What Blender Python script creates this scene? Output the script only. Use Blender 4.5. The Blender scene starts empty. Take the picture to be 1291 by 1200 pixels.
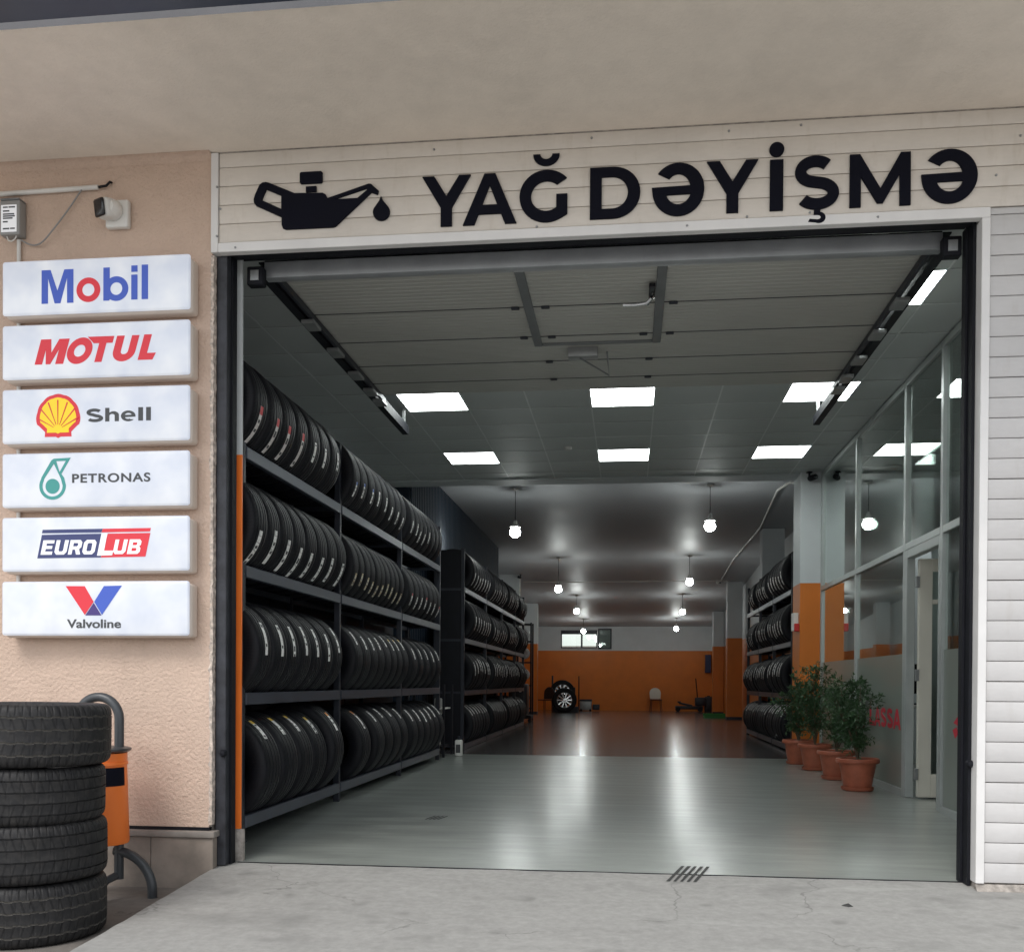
import bpy, bmesh, math, random
from mathutils import Vector, Matrix
random.seed(7)
PI = math.pi
R = math.radians
scene = bpy.context.scene
COL = scene.collection

# ------------------------------------------------------------------ camera
FPX, PPY, YAW, PIT, ROL = 1259.326, 870.19, .1158, -.0086, .0059
def _ray(u, w):
    c, s = math.cos(ROL), math.sin(ROL); u, w = c*u+s*w, -s*u+c*w
    x, y, z = u, FPX, -w
    c, s = math.cos(PIT), math.sin(PIT); y, z = c*y-s*z, s*y+c*z
    c, s = math.cos(YAW), math.sin(YAW); x, y = c*x-s*y, s*x+c*y
    return Vector((x, y, z))
_o = _ray(0, 0)
_rt = (_ray(1, 0)-_o).normalized(); _up = -(_ray(0, 1)-_o).normalized(); _bk = -_o.normalized()
cam_d = bpy.data.cameras.new('camera'); cam = bpy.data.objects.new('camera', cam_d); COL.objects.link(cam)
cam.matrix_world = Matrix(((_rt.x, _up.x, _bk.x, 0), (_rt.y, _up.y, _bk.y, -5.5361), (_rt.z, _up.z, _bk.z, 1.077), (0, 0, 0, 1)))
cam_d.sensor_fit = 'HORIZONTAL'; cam_d.sensor_width = 36; cam_d.lens = FPX/1291*36
cam_d.shift_y = (PPY-600)/1291; cam_d.clip_start = .05; cam_d.clip_end = 800
scene.camera = cam

# ------------------------------------------------------------------ sky, sun, exposure
SUN_EL, SUN_AZ = R(52), R(205)       # azimuth clockwise from +Y
world = bpy.data.worlds.new('World'); scene.world = world; world.use_nodes = True
nt = world.node_tree; nt.nodes.clear()
sky = nt.nodes.new('ShaderNodeTexSky'); sky.sky_type = 'NISHITA'; sky.sun_disc = False
sky.sun_elevation = SUN_EL; sky.sun_rotation = SUN_AZ; sky.dust_density = 1.3; sky.air_density = 1.0; sky.ozone_density = 1.0
hs = nt.nodes.new('ShaderNodeHueSaturation'); hs.inputs['Saturation'].default_value = .22
bg = nt.nodes.new('ShaderNodeBackground'); bg.inputs['Strength'].default_value = .15
wo = nt.nodes.new('ShaderNodeOutputWorld')
nt.links.new(sky.outputs[0], hs.inputs['Color']); nt.links.new(hs.outputs[0], bg.inputs['Color']); nt.links.new(bg.outputs[0], wo.inputs[0])
sd = bpy.data.lights.new('sun', 'SUN'); sd.energy = 1.15; sd.angle = R(24); sd.color = (1, .965, .92)
sun = bpy.data.objects.new('sun', sd); COL.objects.link(sun)
_sv = Vector((math.sin(SUN_AZ)*math.cos(SUN_EL), math.cos(SUN_AZ)*math.cos(SUN_EL), math.sin(SUN_EL)))
sun.rotation_euler = _sv.to_track_quat('Z', 'Y').to_euler(); sun.location = (-4, -12, 14)
scene.view_settings.view_transform = 'Standard'; scene.view_settings.look = 'None'
scene.view_settings.exposure = 0.75; scene.view_settings.gamma = 1; scene.view_settings.use_curve_mapping = False
scene.cycles.use_denoising = True
scene.cycles.max_bounces = 10; scene.cycles.diffuse_bounces = 5; scene.cycles.glossy_bounces = 4; scene.cycles.transparent_max_bounces = 12
scene.cycles.sample_clamp_indirect = 6
scene.cycles.caustics_reflective = False; scene.cycles.caustics_refractive = False

# ------------------------------------------------------------------ materials
class NT:
    def __init__(s, name):
        s.m = bpy.data.materials.new(name); s.m.use_nodes = True; s.t = s.m.node_tree
        s.b = s.t.nodes['Principled BSDF']; s.out = s.t.nodes['Material Output']
    def n(s, typ, **kw):
        k = s.t.nodes.new(typ)
        for a, v in kw.items():
            if hasattr(k, a): setattr(k, a, v)
            else: k.inputs[a.replace('_', ' ')].default_value = v
        return k
    def l(s, a, b): s.t.links.new(a, b)
    def coord(s, scale=(1, 1, 1), kind='Object'):
        tc = s.n('ShaderNodeTexCoord'); mp = s.n('ShaderNodeMapping'); mp.inputs['Scale'].default_value = scale
        s.l(tc.outputs[kind], mp.inputs['Vector']); return mp.outputs[0]
    def noise(s, scale, detail=4, rough=.55, vec=None):
        k = s.n('ShaderNodeTexNoise'); k.inputs['Scale'].default_value = scale; k.inputs['Detail'].default_value = detail; k.inputs['Roughness'].default_value = rough
        s.l(vec if vec else s.coord(), k.inputs['Vector']); return k.outputs['Fac']
    def ramp(s, fac, stops):
        k = s.n('ShaderNodeValToRGB'); e = k.color_ramp.elements
        e[0].position, e[0].color = stops[0][0], (*stops[0][1], 1); e[1].position, e[1].color = stops[-1][0], (*stops[-1][1], 1)
        for p, c in stops[1:-1]:
            q = e.new(p); q.color = (*c, 1)
        s.l(fac, k.inputs[0]); return k.outputs[0]
    def mix(s, fac, a, b, mode='MIX'):
        k = s.n('ShaderNodeMix'); k.data_type = 'RGBA'; k.blend_type = mode
        for sock, v in ((k.inputs[0], fac), (k.inputs[6], a), (k.inputs[7], b)):
            if isinstance(v, (int, float)): sock.default_value = v
            elif isinstance(v, tuple): sock.default_value = (*v, 1)
            else: s.l(v, sock)
        return k.outputs[2]
    def math(s, op, a, b=0.0):
        k = s.n('ShaderNodeMath'); k.operation = op
        for sock, v in ((k.inputs[0], a), (k.inputs[1], b)):
            if isinstance(v, (int, float)): sock.default_value = v
            else: s.l(v, sock)
        return k.outputs[0]
    def bump(s, h, strength=.3, dist=.01):
        k = s.n('ShaderNodeBump'); k.inputs['Strength'].default_value = strength; k.inputs['Distance'].default_value = dist
        s.l(h, k.inputs['Height']); s.l(k.outputs[0], s.b.inputs['Normal']); return k
    def base(s, v):
        if isinstance(v, tuple): s.b.inputs['Base Color'].default_value = (*v, 1)
        else: s.l(v, s.b.inputs['Base Color'])
    def rough(s, v):
        if isinstance(v, (int, float)): s.b.inputs['Roughness'].default_value = v
        else: s.l(v, s.b.inputs['Roughness'])

def vary(name, col, rough=.6, metal=0, nscale=6, amt=.15, bscale=0, bstr=.2, bdist=.004, spec=.5):
    t = NT(name); n = t.noise(nscale, 5)
    d = tuple(c*(1-amt) for c in col); u = tuple(min(1, c*(1+amt)) for c in col)
    t.base(t.ramp(n, [(.3, d), (.7, u)])); t.b.inputs['Metallic'].default_value = metal
    t.rough(t.math('ADD', t.math('MULTIPLY', n, .2), rough-.1)); t.b.inputs['Specular IOR Level'].default_value = spec
    if bscale: t.bump(t.noise(bscale, 3), bstr, bdist)
    return t.m

def emis(name, col, strength):
    t = NT(name); t.base(col); t.b.inputs['Emission Color'].default_value = (*col, 1); t.b.inputs['Emission Strength'].default_value = strength
    t.rough(.4); return t.m

def plaster(name, col, bs=50, bd=.012, st=.85, dk=.5):
    t = NT(name); v = t.coord()
    big = t.noise(1.1, 5, .6, v); mid = t.noise(7, 4, .6, v)
    c = t.ramp(big, [(.3, tuple(x*.88 for x in col)), (.7, tuple(min(1, x*1.06) for x in col))])
    c = t.mix(.35, c, t.ramp(mid, [(.3, tuple(x*.86 for x in col)), (.72, tuple(min(1, x*1.1) for x in col))]))
    dirt = t.noise(2.6, 8, .72, t.coord((1, 1, .35)))
    c = t.mix(t.ramp(dirt, [(.54, (0, 0, 0)), (.78, (dk, dk, dk))]), c, tuple(x*.60 for x in col))
    t.base(c); t.rough(.85); t.b.inputs['Specular IOR Level'].default_value = .25
    a = t.noise(bs, 3, .5, v); b = t.noise(bs*3.3, 2, .5, v)
    t.bump(t.math('ADD', a, t.math('MULTIPLY', b, .35)), st, bd); return t.m

def concrete(name, col, streak=True, rough=.8, spec=.3):
    t = NT(name); v = t.coord()
    big = t.noise(.8, 6, .6, v); fine = t.noise(22, 5, .68, v); st = t.noise(3.0, 5, .6, t.coord((.35, 2.6, 1)))
    c = t.ramp(big, [(.3, tuple(x*.85 for x in col)), (.7, tuple(min(1, x*1.1) for x in col))])
    c = t.mix(.5, c, t.ramp(st, [(.3, tuple(x*.84 for x in col)), (.7, tuple(min(1, x*1.12) for x in col))]))
    c = t.mix(.42, c, t.ramp(fine, [(.3, tuple(x*.66 for x in col)), (.7, tuple(min(1, x*1.25) for x in col))]))
    sp = t.noise(5.5, 3, .5, v)
    c = t.mix(t.ramp(sp, [(.62, (0, 0, 0)), (.74, (.6, .6, .6))]), c, tuple(x*.5 for x in col))
    vo = t.n('ShaderNodeTexVoronoi'); vo.feature = 'DISTANCE_TO_EDGE'; vo.inputs['Scale'].default_value = .55
    wob = t.n('ShaderNodeVectorMath'); wob.operation = 'ADD'; nz = t.n('ShaderNodeTexNoise'); nz.inputs['Scale'].default_value = 5; nz.inputs['Detail'].default_value = 6; t.l(v, nz.inputs['Vector'])
    sc2 = t.n('ShaderNodeVectorMath'); sc2.operation = 'SCALE'; sc2.inputs['Scale'].default_value = .28; t.l(nz.outputs['Color'], sc2.inputs[0]); t.l(v, wob.inputs[0]); t.l(sc2.outputs[0], wob.inputs[1]); t.l(wob.outputs[0], vo.inputs['Vector'])
    crack = t.ramp(vo.outputs['Distance'], [(.0, (.7, .7, .7)), (.004, (0, 0, 0))])
    c = t.mix(t.mix(t.ramp(t.noise(1.3, 2, .5, v), [(.48, (0, 0, 0)), (.56, (1, 1, 1))]), (0, 0, 0), crack), c, tuple(x*.45 for x in col))
    oil = t.noise(1.7, 7, .62, t.coord((1, 1.5, 1))); c = t.mix(t.ramp(oil, [(.55, (0, 0, 0)), (.70, (.55, .55, .55))]), c, tuple(x*.62 for x in col))
    lite = t.noise(2.3, 6, .65, t.coord((.5, 2.2, 1))); c = t.mix(t.ramp(lite, [(.56, (0, 0, 0)), (.72, (.5, .5, .5))]), c, tuple(min(1, x*1.3) for x in col))
    t.base(c); t.rough(rough); t.b.inputs['Specular IOR Level'].default_value = spec
    t.bump(t.math('ADD', fine, t.math('MULTIPLY', st, .8)), .35, .004); return t.m

def epoxy(name, col, r0, bstr, tint=None):
    t = NT(name); v = t.coord()
    big = t.noise(.9, 5, .6, t.coord((.5, 1.6, 1))); fine = t.noise(14, 4, .7, v); sc = t.noise(2.5, 4, .55, t.coord((.6, 1.8, 1)))
    c = t.ramp(big, [(.3, tuple(x*.78 for x in col)), (.7, tuple(min(1, x*1.15) for x in col))])
    c = t.mix(.35, c, t.ramp(sc, [(.3, tuple(x*.72 for x in col)), (.7, tuple(min(1, x*1.15) for x in col))]))
    c = t.mix(.2, c, t.ramp(fine, [(.3, tuple(x*.7 for x in col)), (.7, tuple(min(1, x*1.2) for x in col))]))
    sk = t.noise(1.5, 6, .62, t.coord((.45, 4.0, 1))); c = t.mix(t.ramp(sk, [(.42, (0, 0, 0)), (.64, (.8, .8, .8))]), c, tuple(x*.66 for x in col))
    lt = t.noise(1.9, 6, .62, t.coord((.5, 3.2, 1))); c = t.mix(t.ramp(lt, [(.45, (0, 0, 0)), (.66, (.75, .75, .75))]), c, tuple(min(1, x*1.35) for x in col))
    sp = t.noise(46, 3, .6, v); c = t.mix(t.ramp(sp, [(.60, (0, 0, 0)), (.72, (.4, .4, .4))]), c, tuple(x*.7 for x in col))
    t.b.inputs['Coat Weight'].default_value = bstr; t.b.inputs['Coat Roughness'].default_value = .27
    if bstr > .5: t.bump(t.noise(75, 2, .6, v), .3, .0012)
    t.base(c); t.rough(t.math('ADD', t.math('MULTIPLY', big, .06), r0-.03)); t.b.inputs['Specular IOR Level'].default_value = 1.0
    return t.m

def rubber(name, col=(.0042, .0046, .0075), sipes=90, dusty=0.0, skew=14, ax=('X', 'Z', 'Y')):
    t = NT(name); tc = t.n('ShaderNodeTexCoord'); sx = t.n('ShaderNodeSeparateXYZ'); t.l(tc.outputs['Object'], sx.inputs[0])
    ang = t.math('ARCTAN2', sx.outputs[ax[1]], sx.outputs[ax[0]])
    rad = t.math('SQRT', t.math('ADD', t.math('MULTIPLY', sx.outputs[ax[0]], sx.outputs[ax[0]]), t.math('MULTIPLY', sx.outputs[ax[1]], sx.outputs[ax[1]])))
    w = t.math('SINE', t.math('ADD', t.math('MULTIPLY', ang, sipes), t.math('MULTIPLY', t.math('ABSOLUTE', sx.outputs[ax[2]]), skew*10)))
    sip = t.math('MULTIPLY', t.math('GREATER_THAN', w, .78), t.math('GREATER_THAN', t.math('ABSOLUTE', sx.outputs[ax[2]]), .028))
    n = t.noise(9, 5, .6); d = t.noise(24, 5, .7)
    c = t.ramp(n, [(.3, tuple(x*.7 for x in col)), (.7, tuple(x*1.35 for x in col))])
    if dusty: c = t.mix(t.ramp(d, [(.42, (0, 0, 0)), (.75, (dusty, dusty, dusty))]), c, (.10, .092, .083))
    c = t.mix(t.math('MULTIPLY', sip, .6), c, (.004, .004, .005))
    t.base(c); t.rough(t.math('ADD', t.math('MULTIPLY', n, .2), .46)); t.b.inputs['Specular IOR Level'].default_value = .26
    t.bump(t.math('SUBTRACT', t.math('MULTIPLY', d, .25), sip), .5, .004); return t.m

M = {}
M['peach'] = plaster('peach_plaster', (.60, .455, .365))
M['soffit'] = plaster('beige_soffit_paint', (.80, .72, .63), 60, .006, .45, .22)
def board_paint(name, col, k):
    t = NT(name); v = t.coord(); big = t.noise(1.6, 5, .6, v); st = t.noise(5, 6, .68, t.coord((2.2, 1, .5))); fine = t.noise(60, 3, .6, t.coord((.3, 1, 1)))
    c = t.ramp(big, [(.3, tuple(x*.90 for x in col)), (.7, tuple(min(1, x*1.06) for x in col))])
    c = t.mix(t.ramp(st, [(.55, (0, 0, 0)), (.80, (k, k, k))]), c, (col[0]*.62, col[1]*.55, col[2]*.46))
    c = t.mix(.12, c, t.ramp(fine, [(.35, tuple(x*.7 for x in col)), (.65, col)]))
    t.base(c); t.rough(.55); t.bump(fine, .12, .002); return t.m
M['siding'] = board_paint('white_siding', (.53, .52, .515), .30)
M['fascia'] = board_paint('cream_fascia_board', (.66, .61, .55), .42)
M['trim'] = vary('white_trim', (.70, .69, .68), .4, 0, 4, .06, 40, .1, .002)
M['casing'] = vary('pale_sign_casing', (.66, .57, .50), .5, 0, 5, .05)
M['letter'] = vary('black_lettering', (.0045, .005, .011), .75, 0, 8, .1, 0, .2, .004, .12)
M['stone'] = vary('brown_stone', (.23, .195, .165), .6, 0, 5, .3, 50, .3, .004)
M['stonecap'] = vary('grey_stone_cap', (.26, .235, .21), .65, 0, 8, .2, 60, .2, .003)
M['steel_dark'] = vary('scuffed_dark_steel', (.035, .037, .045), .55, .2, 14, .45, 60, .25, .002)
M['black'] = vary('black_paint', (.006, .0065, .010), .6, 0, 9, .3, 0, .2, .004, .25)
M['ramp'] = concrete('ramp_concrete', (.30, .298, .285))
M['ground'] = concrete('pavement_concrete', (.17, .155, .14))
M['street'] = concrete('street_concrete', (.42, .41, .39))
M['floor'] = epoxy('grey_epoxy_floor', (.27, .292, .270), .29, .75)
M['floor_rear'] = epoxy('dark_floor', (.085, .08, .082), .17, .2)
M['tile'] = vary('ceiling_tile_white', (.56, .585, .58), .55, 0, 1.2, .05, 0)
M['tbar'] = vary('ceiling_grid', (.72, .74, .74), .4, 0, 5, .04)
M['ceil_rear'] = vary('smooth_grey_ceiling', (.50, .52, .54), .50, 0, .8, .06)
M['white_wall'] = vary('white_wall_paint', (.58, .61, .62), .6, 0, 2, .05, 40, .1, .003)
M['orange'] = vary('orange_wall_paint', (.62, .17, .016), .5, 0, 2, .08, 40, .1, .003)
M['navy'] = vary('navy_sheet_metal', (.014, .024, .040), .4, .3, 3, .2)
M['rack'] = vary('dark_rack_paint', (.018, .021, .030), .45, .2, 8, .2)
M['rack_b'] = vary('grey_rack_beam', (.060, .070, .092), .40, .3, 8, .2)
M['door_panel'] = vary('grey_white_door_panel', (.43, .43, .40), .42, 0, 2, .06)
M['alu'] = vary('grey_aluminium', (.40, .43, .42), .38, .25, 5, .08)
M['alu_dark'] = vary('dull_rail', (.19, .20, .205), .42, .4, 6, .15)
M['rail_grey'] = vary('grey_rail', (.30, .315, .33), .42, .2, 6, .12)
M['galv'] = vary('galvanised', (.30, .31, .31), .4, .5, 10, .15)
M['upvc'] = vary('cream_plastic_door', (.62, .60, .52), .4, 0, 3, .05)
M['terracotta'] = vary('terracotta_plastic', (.34, .095, .05), .5, 0, 9, .2, 30, .1, .003)
M['soil'] = vary('potting_soil', (.03, .02, .014), .9, 0, 30, .4, 60, .6, .01)
M['bark'] = vary('stem_bark', (.09, .065, .04), .8, 0, 20, .3)
M['bin_and_lit_orange'] = vary('orange_bin_and_lit_pier', (.98, .215, .03), .42, 0, 6, .06, 25, .08, .003)
M['tube'] = vary('charcoal_tube_paint', (.045, .05, .055), .38, 0, 9, .2)
M['white_plastic'] = vary('white_plastic', (.66, .65, .62), .45, 0, 6, .07)
M['grey_plastic'] = vary('grey_plastic', (.27, .27, .265), .5, 0, 6, .1)
M['lens'] = vary('camera_lens', (.006, .006, .009), .15, 0, 5, .1)
M['red'] = vary('red_plastic', (.5, .02, .015), .4, 0, 5, .08)
M['chrome'] = vary('alloy', (.62, .63, .65), .25, .9, 8, .06)
M['green'] = vary('green_plastic', (.02, .22, .03), .5, 0, 5, .1)
M['blue_box'] = vary('dark_blue_box', (.02, .03, .09), .5, 0, 5, .1)
M['brownseat'] = vary('brown_seat', (.10, .035, .02), .6, 0, 9, .2)
M['canopy_blue'] = vary('blue_grey_panel', (.045, .056, .085), .35, 0, 3, .08)
M['gloss_strip'] = vary('glossy_metal_strip', (.32, .33, .36), .12, .85, 3, .1)
M['brick'] = vary('reddish_render', (.33, .15, .11), .85, 0, 6, .25)
M['crumb'] = vary('crumbled_mortar', (.33, .30, .27), .9, 0, 25, .35, 60, .8, .01)
M['chip'] = vary('chipped_plaster', (.55, .47, .41), .9, 0, 40, .45, 90, .8, .008)
M['rubbermark'] = vary('rubber_scuff', (.035, .035, .034), .7, 0, 30, .4)
M['tyre'] = rubber('new_tyre_rubber')
M['tyre_worn'] = rubber('worn_tyre_rubber', (.015, .015, .016), 54, .22, 5, ('X', 'Y', 'Z'))
M['groove_dirt'] = vary('dusty_groove', (.10, .093, .083), .9, 0, 40, .3)
M['r_red'] = vary('vinyl_red', (.62, .028, .045), .5, 0, 8, .03)
M['r_blue'] = vary('vinyl_blue', (.045, .095, .45), .5, 0, 8, .03)
M['r_grey'] = vary('vinyl_charcoal', (.045, .048, .052), .5, 0, 8, .05)
M['r_yellow'] = vary('vinyl_yellow', (.86, .62, .02), .5, 0, 8, .03)
M['r_teal'] = vary('vinyl_teal', (.045, .27, .25), .5, 0, 8, .03)
M['r_navy'] = vary('vinyl_navy', (.035, .045, .14), .5, 0, 8, .03)
M['r_white'] = vary('vinyl_white', (.82, .83, .86), .5, 0, 8, .02)
M['r_purple'] = vary('vinyl_violet', (.05, .03, .16), .5, 0, 8, .03)
M['panel_light'] = emis('led_panel', (.93, 1.0, .98), 8.0)
M['bulb'] = emis('lamp_globe', (.95, 1.0, .97), 55)
def lightbox_face():
    t = NT('backlit_acrylic'); v = t.coord((1, 1, 1)); n = t.noise(6.5, 2, .5, v)
    c = t.ramp(n, [(.34, (.60, .67, .82)), (.66, (.93, .96, 1.0))])
    t.base((.44, .455, .49)); t.l(c, t.b.inputs['Emission Color']); t.b.inputs['Emission Strength'].default_value = .27
    t.rough(.35); return t.m
M['lightbox'] = lightbox_face()
def backlit(k, st):
    b = M[k].node_tree.nodes['Principled BSDF']; lk = [l for l in M[k].node_tree.links if l.to_socket == b.inputs['Base Color']][0]
    M[k].node_tree.links.new(lk.from_socket, b.inputs['Emission Color']); b.inputs['Emission Strength'].default_value = st
for k in ('r_red', 'r_blue', 'r_yellow', 'r_teal', 'r_navy', 'r_white', 'r_purple', 'r_grey'): backlit(k, .14)
M['f_red'] = vary('film_red', (.55, .03, .05), .5, 0, 8, .03)
def sticker_mat(name, col, top=None):
    t = NT(name); v = t.coord((1, 1, 1))
    n = t.noise(140, 2, .6, v); b = t.noise(45, 1, .5, t.coord((1, .2, 1)))
    c = t.mix(t.ramp(n, [(.56, (0, 0, 0)), (.62, (.7, .7, .7))]), col, tuple(x*.25 for x in col))
    c = t.mix(t.ramp(b, [(.56, (0, 0, 0)), (.60, (.6, .6, .6))]), c, top if top else tuple(x*.3 for x in col))
    t.base(c); t.rough(.45); return t.m
M['st_white'] = sticker_mat('sticker_white', (.90, .90, .88))
M['st_cream'] = sticker_mat('sticker_cream', (.74, .70, .58), (.35, .22, .03))
M['st_red'] = sticker_mat('sticker_white_red', (.74, .70, .69), (.45, .03, .04))
M['r_ink'] = vary('sticker_ink', (.05, .05, .055), .5)
M['st_tab_r'] = vary('sticker_red_tab', (.55, .04, .05), .5); M['st_tab_b'] = vary('sticker_blue_tab', (.05, .12, .42), .5)
M['st_tab_o'] = vary('sticker_orange_tab', (.75, .27, .03), .5); M['st_tab_y'] = vary('sticker_yellow_tab', (.72, .50, .06), .5)
def glass(name, tint=(.86, .90, .88), k=1.7):
    t = NT(name); t.t.nodes.remove(t.b)
    tr = t.n('ShaderNodeBsdfTransparent'); tr.inputs[0].default_value = (*tint, 1)
    gl = t.n('ShaderNodeBsdfGlossy'); gl.inputs['Roughness'].default_value = .015; gl.inputs[0].default_value = (.95, 1, .98, 1)
    fr = t.n('ShaderNodeFresnel'); fr.inputs[0].default_value = 1.5
    mx = t.n('ShaderNodeMixShader'); mu = t.math('MINIMUM', t.math('MULTIPLY', fr.outputs[0], k), .9)
    t.l(mu, mx.inputs[0]); t.l(tr.outputs[0], mx.inputs[1]); t.l(gl.outputs[0], mx.inputs[2]); t.l(mx.outputs[0], t.out.inputs[0]); return t.m
M['glass'] = glass('window_glass', (.90, .94, .92), 2.3)
def frosted():
    t = NT('frosted_film'); t.t.nodes.remove(t.b)
    df = t.n('ShaderNodeBsdfDiffuse'); df.inputs[0].default_value = (.40, .445, .40, 1)
    tl = t.n('ShaderNodeBsdfTranslucent'); tl.inputs[0].default_value = (.42, .46, .42, 1)
    gl = t.n('ShaderNodeBsdfGlossy'); gl.inputs['Roughness'].default_value = .12
    a = t.n('ShaderNodeMixShader'); a.inputs[0].default_value = .4; t.l(df.outputs[0], a.inputs[1]); t.l(tl.outputs[0], a.inputs[2])
    fr = t.n('ShaderNodeFresnel'); fr.inputs[0].default_value = 1.4
    b = t.n('ShaderNodeMixShader'); t.l(fr.outputs[0], b.inputs[0]); t.l(a.outputs[0], b.inputs[1]); t.l(gl.outputs[0], b.inputs[2])
    t.l(b.outputs[0], t.out.inputs[0]); return t.m
M['frost'] = frosted()
def leafmat(name, a, b):
    t = NT(name); n = t.noise(5, 3); t.base(t.ramp(n, [(.3, a), (.7, b)])); t.rough(.42)
    t.b.inputs['Transmission Weight'].default_value = 0; t.b.inputs['Subsurface Weight'].default_value = 0; return t.m
M['leaf'] = leafmat('leaf_green', (.022, .055, .022), (.06, .125, .05))

# ------------------------------------------------------------------ geometry helpers
def mk(name, me, mat=None, parent=None, smooth=False, sharp=.7):
    if mat is not None and not me.materials: me.materials.append(M[mat])
    if smooth:
        for p in me.polygons: p.use_smooth = True
        try: me.set_sharp_from_angle(angle=sharp)
        except Exception: pass
    o = bpy.data.objects.new(name, me); COL.objects.link(o)
    if parent: o.parent = parent
    return o
def pyd(name, v, f, mat=None, parent=None, smooth=False, sharp=.7):
    me = bpy.data.meshes.new(name); me.from_pydata([tuple(x) for x in v], [], f); me.update()
    return mk(name, me, mat, parent, smooth, sharp)
def bmbox(bm, x0, x1, y0, y1, z0, z1, rot=None):
    vs = [bm.verts.new((x, y, z)) for x in (x0, x1) for y in (y0, y1) for z in (z0, z1)]
    for q in ((0, 1, 3, 2), (4, 6, 7, 5), (0, 4, 5, 1), (2, 3, 7, 6), (0, 2, 6, 4), (1, 5, 7, 3)): bm.faces.new([vs[i] for i in q])
    return vs
def box(name, b, mat, parent=None, bev=0.0, seg=2):
    bm = bmesh.new(); bmbox(bm, *b)
    if bev: bmesh.ops.bevel(bm, geom=bm.edges[:], offset=bev, segments=seg, profile=.5, affect='EDGES')
    bmesh.ops.recalc_face_normals(bm, faces=bm.faces[:])
    me = bpy.data.meshes.new(name); bm.to_mesh(me); bm.free(); return mk(name, me, mat, parent, bool(bev), .6)
def boxes(name, bs, mat, parent=None):
    bm = bmesh.new()
    for b in bs: bmbox(bm, *b)
    bmesh.ops.recalc_face_normals(bm, faces=bm.faces[:])
    me = bpy.data.meshes.new(name); bm.to_mesh(me); bm.free(); return mk(name, me, mat, parent)
def tube(name, pts, r, mat, parent=None, n=10, closed=False):
    pts = [Vector(p) for p in pts]; v = []; f = []
    rr = r if isinstance(r, (list, tuple)) else [r]*len(pts)
    prev = None
    for i, p in enumerate(pts):
        a = pts[max(i-1, 0)]; b = pts[min(i+1, len(pts)-1)]
        t = (b-a).normalized()
        if prev is None:
            ref = Vector((0, 0, 1)) if abs(t.z) < .9 else Vector((1, 0, 0)); u = t.cross(ref).normalized()
        else: u = (prev-t*prev.dot(t)).normalized()
        prev = u; w = t.cross(u)
        for k in range(n): v.append(p+(u*math.cos(2*PI*k/n)+w*math.sin(2*PI*k/n))*rr[i])
    for i in range(len(pts)-1):
        for k in range(n): f.append((i*n+k, i*n+(k+1) % n, (i+1)*n+(k+1) % n, (i+1)*n+k))
    f.append(tuple(range(n))[::-1]); f.append(tuple((len(pts)-1)*n+k for k in range(n)))
    return pyd(name, v, f, mat, parent, True, .9)
def lathe(name, prof, mat, parent=None, n=32, loc=(0, 0, 0), axis='Z', sharp=.6):
    v = []; f = []
    for r, h in prof:
        for k in range(n):
            a = 2*PI*k/n; c, s = r*math.cos(a), r*math.sin(a)
            v.append({'Z': (c, s, h), 'Y': (c, h, s), 'X': (h, c, s)}[axis])
    for i in range(len(prof)-1):
        for k in range(n):
            q = (i*n+k, i*n+(k+1) % n, (i+1)*n+(k+1) % n, (i+1)*n+k); f.append(q if axis != 'Y' else q[::-1])
    o = pyd(name, v, f, mat, parent, True, sharp); o.location = loc; return o
def arc(cx, cy, rx, ry, a0, a1, n=14):
    return [(cx+rx*math.cos(R(a0+(a1-a0)*i/n)), cy+ry*math.sin(R(a0+(a1-a0)*i/n))) for i in range(n+1)]
def shape_mesh(contours, depth):
    """filled flat shape with holes, in local XZ, front at y=-depth, back at y=0"""
    cu = bpy.data.curves.new('shape', 'CURVE'); cu.dimensions = '2D'; cu.fill_mode = 'BOTH'; cu.extrude = depth/2
    for c in contours:
        sp = cu.splines.new('POLY'); sp.points.add(len(c)-1); sp.use_cyclic_u = True
        for p, q in zip(sp.points, c): p.co = (q[0], q[1], 0, 1)
    ob = bpy.data.objects.new('shape', cu); COL.objects.link(ob)
    me = bpy.data.meshes.new_from_object(ob.evaluated_get(bpy.context.evaluated_depsgraph_get()))
    bpy.data.objects.remove(ob); bpy.data.curves.remove(cu)
    me.transform(Matrix.Translation((0, -depth/2, 0)) @ Matrix.Rotation(R(90), 4, 'X')); return me
def shape(name, contours, mat, parent=None, depth=.004, loc=(0, 0, 0)):
    o = mk(name, shape_mesh(contours, depth), mat, parent); o.location = loc; return o
def text_mesh(s, w, h, depth=.003, bold=.0, shear=0.0, spacing=1.0):
    cu = bpy.data.curves.new('txt', 'FONT'); cu.body = s; cu.size = 1; cu.extrude = .01; cu.offset = bold; cu.shear = shear; cu.space_character = spacing
    ob = bpy.data.objects.new('txt', cu); COL.objects.link(ob)
    me = bpy.data.meshes.new_from_object(ob.evaluated_get(bpy.context.evaluated_depsgraph_get()))
    bpy.data.objects.remove(ob); bpy.data.curves.remove(cu)
    xs = [v.co.x for v in me.vertices]; ys = [v.co.y for v in me.vertices]
    x0, x1, y0, y1 = min(xs), max(xs), min(ys), max(ys)
    for v in me.vertices:
        x, y, z = v.co; v.co = ((x-x0)/(x1-x0)*w, -depth*(z+.01)/.02, (y-y0)/(y1-y0)*h)
    me.materials.clear(); return me
def empty(name, loc=(0, 0, 0)):
    o = bpy.data.objects.new(name, None); COL.objects.link(o); o.location = loc; o.empty_display_size = .1; return o
def tag(o, label=None, cat=None, group=None, kind=None):
    if label: o['label'] = label
    if cat: o['category'] = cat
    if group: o['group'] = group
    if kind: o['kind'] = kind
    return o
def thing(name, label, cat, loc=(0, 0, 0), group=None): return tag(empty(name, loc), label, cat, group)
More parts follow.
